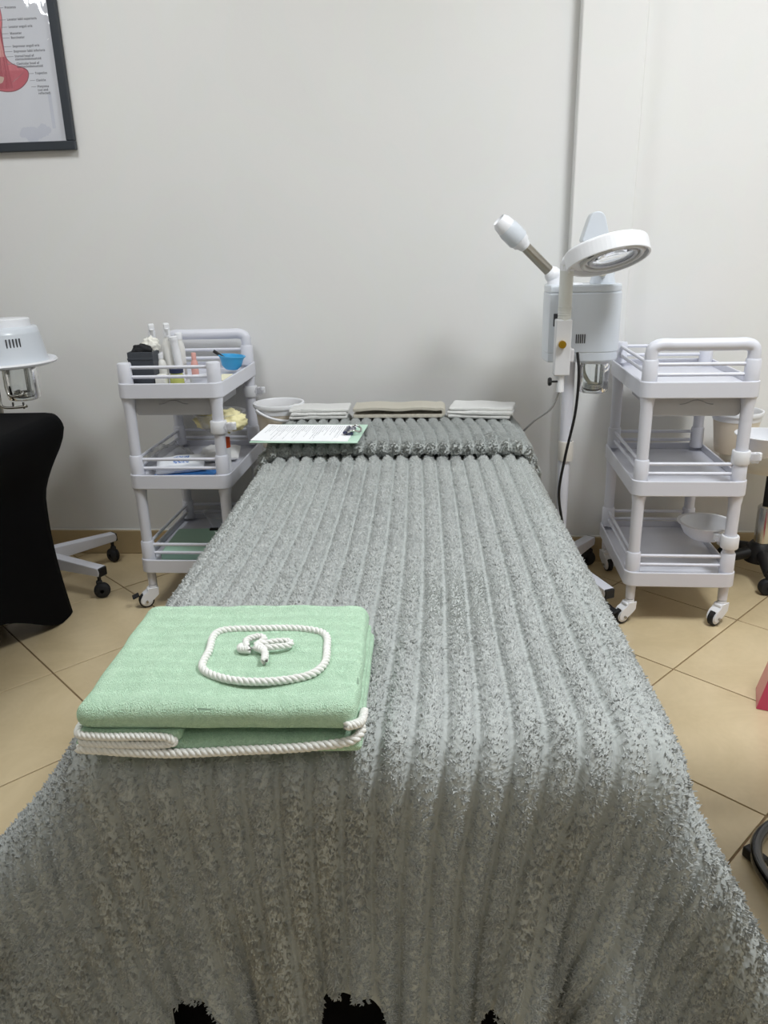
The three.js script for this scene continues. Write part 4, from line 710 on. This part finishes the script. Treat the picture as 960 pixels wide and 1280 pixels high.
// ---------------------------------------------------------------- clipboard with a printed form, towels at the head
{
  const fy = BED.top + 0.0705, o = thing('clipboard', 'pale green clipboard with a printed form lying on the turned-back blanket', 'clipboard', [-0.377, fy, -2.128], -0.04);
  mesh('board', at(rbox(0.3, 0.003, 0.222, 0.001), 0, 0.0015, 0), M.boardGreen = phys({ color: 0xc2e3cf, roughness: 0.35 }), o, 'pale green board');
  const canvas = document.createElement('canvas'); canvas.width = 1024; canvas.height = 760; const c = canvas.getContext('2d');
  c.fillStyle = '#f6f7fa'; c.fillRect(0, 0, 1024, 760); c.save(); c.translate(1024, 0); c.rotate(Math.PI / 2);  // the sheet is read from its short end
  c.fillStyle = '#50545e'; c.font = 'bold 20px sans-serif';
  const r = rng(77); let y = 90; c.fillRect(300, 66, 150, 9);
  for (let row = 0; row < 34; row++) { y += row % 8 === 7 ? 36 : 24; let x = 60; const n = 3 + Math.floor(r() * 6), lim = r() < 0.3 ? 320 : 660; for (let k = 0; k < n && x < lim; k++) { const w = 26 + r() * 88; c.globalAlpha = 0.35 + 0.35 * r(); c.fillRect(x, y, w, 5); x += w + 10; } if (row % 8 === 2) { c.globalAlpha = 0.5; c.fillRect(60, y + 12, 640, 2); } }
  c.restore();
  const tex = new THREE.CanvasTexture(canvas); tex.colorSpace = THREE.SRGBColorSpace;
  const pg = new THREE.PlaneGeometry(0.272, 0.204, 24, 8); pg.rotateX(-Math.PI / 2);
  const pp = pg.attributes.position; for (let i = 0; i < pp.count; i++) pp.setY(i, 0.0006 + 0.0012 * Math.max(0, fbm(pp.getX(i) * 12, pp.getZ(i) * 12, 2, 2)) + 0.004 * smooth(0.08, 0.136, -pp.getX(i)) * 0.4); pg.computeVertexNormals();
  mesh('form_sheet', at(pg, -0.014, 0.0032, 0), std({ map: tex, roughness: 0.8, side: THREE.DoubleSide }), o, 'white printed form');
  const clip = mesh('clip', merge([at(rbox(0.018, 0.01, 0.07, 0.004), 0.118, 0.009, 0), at(rbox(0.012, 0.008, 0.074, 0.003), 0.104, 0.012, 0, 0, 0, 0.4)]), M.clipDark = phys({ color: 0x23284a, roughness: 0.25, clearcoat: 0.5 }), o, 'dark blue clip');
  mesh('clip_wire', tube([[0.112, 0.013, -0.034], [0.126, 0.018, -0.034], [0.14, 0.013, -0.024], [0.142, 0.012, 0.024], [0.126, 0.018, 0.034], [0.112, 0.013, 0.034]], 0.0028, 50, 8), M.chrome, clip, 'chrome clip wire');
  const faceTowel = (label, x, z, w, d, h, turn, mat, seed, y = BED.top + 0.064) => {
    const t = thing('folded_face_towel', label, 'face towel', [x, y, z], turn); const n = 3;
    for (let k = 0; k < n; k++) mesh('fold', at(clothSlab(w - 0.006 * ((k * 7 + seed) % 3), h / n + 0.002, d - 0.008 * ((k + seed) % 2), h / 6 + 0.001, seed + k * 3, 0.004, 40), 0.002 * k, k * h / n, -0.003 * k), mat, t);
    return t;
  };
  const terry = (a, b, c2) => phys({ color: new THREE.Color(a, b, c2), roughness: 0.95, bumpMap: terryBump, bumpScale: 0.003 });
  const white = terry(0.93, 0.93, 0.91), beige = terry(0.72, 0.68, 0.58);
  faceTowel('folded white face towel at the bed head behind the clipboard', -0.395, -2.405, 0.19, 0.115, 0.03, 0.06, white, 1);
  faceTowel('folded white face towel at the bed head beside the lamp cord', 0.118, -2.4, 0.205, 0.12, 0.032, -0.16, white, 5);
  const bt = thing('folded_face_towel', 'flat folded beige face towel between the two white ones', 'face towel', [-0.145, BED.top + 0.065, -2.42], 0.0);
  const sp = []; for (let k = 0; k <= 40; k++) { const a = k / 40, L = 0.136; let x, y; if (a < 0.42) { x = -L + 2 * L * (a / 0.42); y = 0.004; } else if (a < 0.58) { const q = (a - 0.42) / 0.16 * Math.PI; x = L + 0.011 * Math.sin(q); y = 0.015 - 0.011 * Math.cos(q); } else { x = L - 2 * L * ((a - 0.58) / 0.42); y = 0.026 + 0.002 * Math.sin(a * 30); } sp.push([x, y]); }
  const s = new THREE.Shape(); const th = 0.0036; const nrm = sp.map((p, i) => { const q = sp[Math.min(i + 1, 40)], w = sp[Math.max(i - 1, 0)], dx = q[0] - w[0], dy = q[1] - w[1], l = Math.hypot(dx, dy); return [-dy / l, dx / l]; });
  sp.forEach((p, i) => { const x = p[0] + nrm[i][0] * th, y = p[1] + nrm[i][1] * th; i ? s.lineTo(x, y) : s.moveTo(x, y); }); for (let i = 40; i >= 0; i--) s.lineTo(sp[i][0] - nrm[i][0] * th, sp[i][1] - nrm[i][1] * th); s.closePath();
  const eg = new THREE.ExtrudeGeometry(s, { depth: 0.1, bevelEnabled: true, bevelThickness: 0.002, bevelSize: 0.0015, bevelSegments: 2 }); eg.translate(0, 0, -0.05); mesh('towel_fold', metricUV(eg), beige, bt);
}
// ---------------------------------------------------------------- framed anatomy chart
{
  const w = 0.62, h = 0.88, fw = 0.027, x1 = -1.19, y0 = 1.416, o = thing('framed_chart', 'dark-framed anatomy chart of neck and shoulder muscles on the wall', 'framed chart', [x1 - w / 2, y0, ROOM.z0 + 0.002]);
  const bar = (a, b, x, y) => at(rbox(a, b, 0.02, 0.003), x, y, 0.011);
  mesh('frame', merge([bar(w, fw, 0, fw / 2), bar(w, fw, 0, h - fw / 2), bar(fw, h - 2 * fw, -w / 2 + fw / 2, h / 2), bar(fw, h - 2 * fw, w / 2 - fw / 2, h / 2)]), M.frameDark = std({ color: 0x2e343c, roughness: 0.5 }), o);
  const cw = 1120, chh = 1656, cv = document.createElement('canvas'); cv.width = cw; cv.height = chh; const c = cv.getContext('2d'), S = cw / (w - 2 * fw);   // pixels per metre
  c.fillStyle = '#d3d5dd'; c.fillRect(0, 0, cw, chh);
  // place things by metres from the lower right inner corner of the frame
  const X = (m) => cw - m * S, Y = (m) => chh - m * S, FX = (m) => X(0.094 + (m - 0.112) * 0.72), FY = (m) => Y(m + 0.06);
  // pale grey watermark shapes
  c.fillStyle = '#c6c9d5'; const r = rng(4); for (let k = 0; k < 26; k++) { c.beginPath(); c.ellipse(X(0.06 + 0.09 * r()), Y(0.012 + 0.03 * r()), 10 + 26 * r(), 8 + 20 * r(), r() * 3, 0, 7); c.fill(); } c.fillRect(X(0.045), Y(0.14), 22, 200);
  // neck and shoulder, in red muscle tones
  const path = (pts, fill, stroke, lw) => { c.beginPath(); pts.forEach(([a, b], i) => i ? c.bezierCurveTo(FX(a[0]), FY(a[1]), FX(b[0]), FY(b[1]), FX(pts[i][2][0]), FY(pts[i][2][1])) : c.moveTo(FX(a), FY(b))); if (fill) { c.fillStyle = fill; c.fill(); } if (stroke) { c.strokeStyle = stroke; c.lineWidth = lw; c.stroke(); } };
  const skin = [[0.29, 0.48], [[0.24, 0.47], [0.222, 0.44], [0.218, 0.4]], [[0.212, 0.36], [0.206, 0.34], [0.2, 0.32]], [[0.196, 0.3], [0.2, 0.285], [0.206, 0.27]], [[0.214, 0.25], [0.21, 0.22], [0.212, 0.2]], [[0.208, 0.17], [0.17, 0.165], [0.135, 0.156]], [[0.112, 0.15], [0.112, 0.138], [0.128, 0.12]], [[0.16, 0.094], [0.2, 0.088], [0.24, 0.092]], [[0.29, 0.1], [0.34, 0.09], [0.38, 0.1]], [[0.42, 0.12], [0.46, 0.13], [0.45, 0.16]], [[0.42, 0.17], [0.37, 0.18], [0.36, 0.21]], [[0.36, 0.3], [0.38, 0.44], [0.29, 0.48]]];
  path(skin, '#bf5f6d', '#7d4650', 5); c.save(); c.clip();
  const fibres = (n, x0, y0, x1b, y1b, dx0, dx1, col, lw) => { for (let k = 0; k < n; k++) { c.globalAlpha = 0.35 + 0.4 * r(); c.strokeStyle = col; c.lineWidth = lw * (0.6 + r()); c.beginPath(); c.moveTo(FX(x0 + dx0 * k / n), FY(y0)); c.quadraticCurveTo(FX((x0 + x1b) / 2 + 0.01 * r()), FY((y0 + y1b) / 2), FX(x1b + dx1 * k / n), FY(y1b)); c.stroke(); } c.globalAlpha = 1; };
  fibres(34, 0.208, 0.4, 0.14, 0.15, 0.12, 0.16, '#d98a8f', 4); fibres(30, 0.215, 0.36, 0.2, 0.1, 0.1, 0.12, '#9c3c4c', 4); fibres(14, 0.225, 0.33, 0.215, 0.19, 0.02, 0.03, '#e0b0a8', 4);
  path([[0.135, 0.146], [[0.15, 0.138], [0.17, 0.124], [0.2, 0.117]], [[0.2, 0.119], [0.17, 0.128], [0.135, 0.146]]], '#dba9a2', '#a8606a', 3);
  path([[0.232, 0.132], [[0.25, 0.14], [0.27, 0.134], [0.268, 0.12]], [[0.255, 0.11], [0.236, 0.116], [0.232, 0.132]]], '#c7ab9f', null, 0);
  path([[0.205, 0.37], [[0.196, 0.36], [0.196, 0.34], [0.208, 0.33]], [[0.222, 0.34], [0.222, 0.36], [0.205, 0.37]]], '#d9cdbd', '#a77', 2);
  c.restore();
  c.fillStyle = '#3a3d46'; c.strokeStyle = '#6a6d78'; c.lineWidth = 2.2; c.textBaseline = 'middle';
  // name, x of its left edge and height in metres, and where its leader line starts
  const names = [['Temporalis', 0.142, 0.418, 0.164], ['Procerus', 0.142, 0.385, 0.164], ['Levator labii superioris', 0.14, 0.352, 0.164], ['Levator anguli oris', 0.139, 0.332, 0.164], ['Masseter', 0.138, 0.314, 0.164], ['Buccinator', 0.137, 0.302, 0.164], ['Depressor anguli oris', 0.136, 0.278, 0.164], ['Depressor labii inferioris', 0.135, 0.264, 0.164], ['Sternal head of', 0.134, 0.25, 0.164], ['sternocleidomastoid', 0.134, 0.2415, 0], ['Clavicular head of', 0.132, 0.229, 0.164], ['sternocleidomastoid', 0.132, 0.2205, 0], ['Trapezius', 0.076, 0.2, 0.096], ['Clavicle', 0.076, 0.18, 0.096], ['Platysma', 0.075, 0.162, 0.095], ['(cut and', 0.075, 0.152, 0], ['reflected)', 0.075, 0.1425, 0]];
  c.font = 'bold 17px sans-serif';
  for (const [s, x, y, lx] of names) { c.fillText(s, X(x), Y(y)); if (lx) { c.beginPath(); c.moveTo(X(x) - 8, Y(y)); c.lineTo(X(lx), Y(y)); c.stroke(); } }
  const tex = new THREE.CanvasTexture(cv); tex.colorSpace = THREE.SRGBColorSpace;
  mesh('printed_chart', at(new THREE.PlaneGeometry(w - 2 * fw, h - 2 * fw), 0, h / 2, 0.006), std({ map: tex, roughness: 0.7 }), o);
  const wave = dataTexture(256, (u, v) => { const n = 0.5 + 0.5 * pfbm(u, v, 8, 6, 3); return [n, n, n]; }, false);
  mesh('glazing', at(new THREE.BoxGeometry(w - 2 * fw, h - 2 * fw, 0.0015), 0, h / 2, 0.009), phys({ color: 0xffffff, transmission: 1, thickness: 0, roughness: 0.03, ior: 1.45, bumpMap: wave, bumpScale: 0.0036 }), o, 'wavy clear plastic glazing');
}

renderer.render(scene, camera);
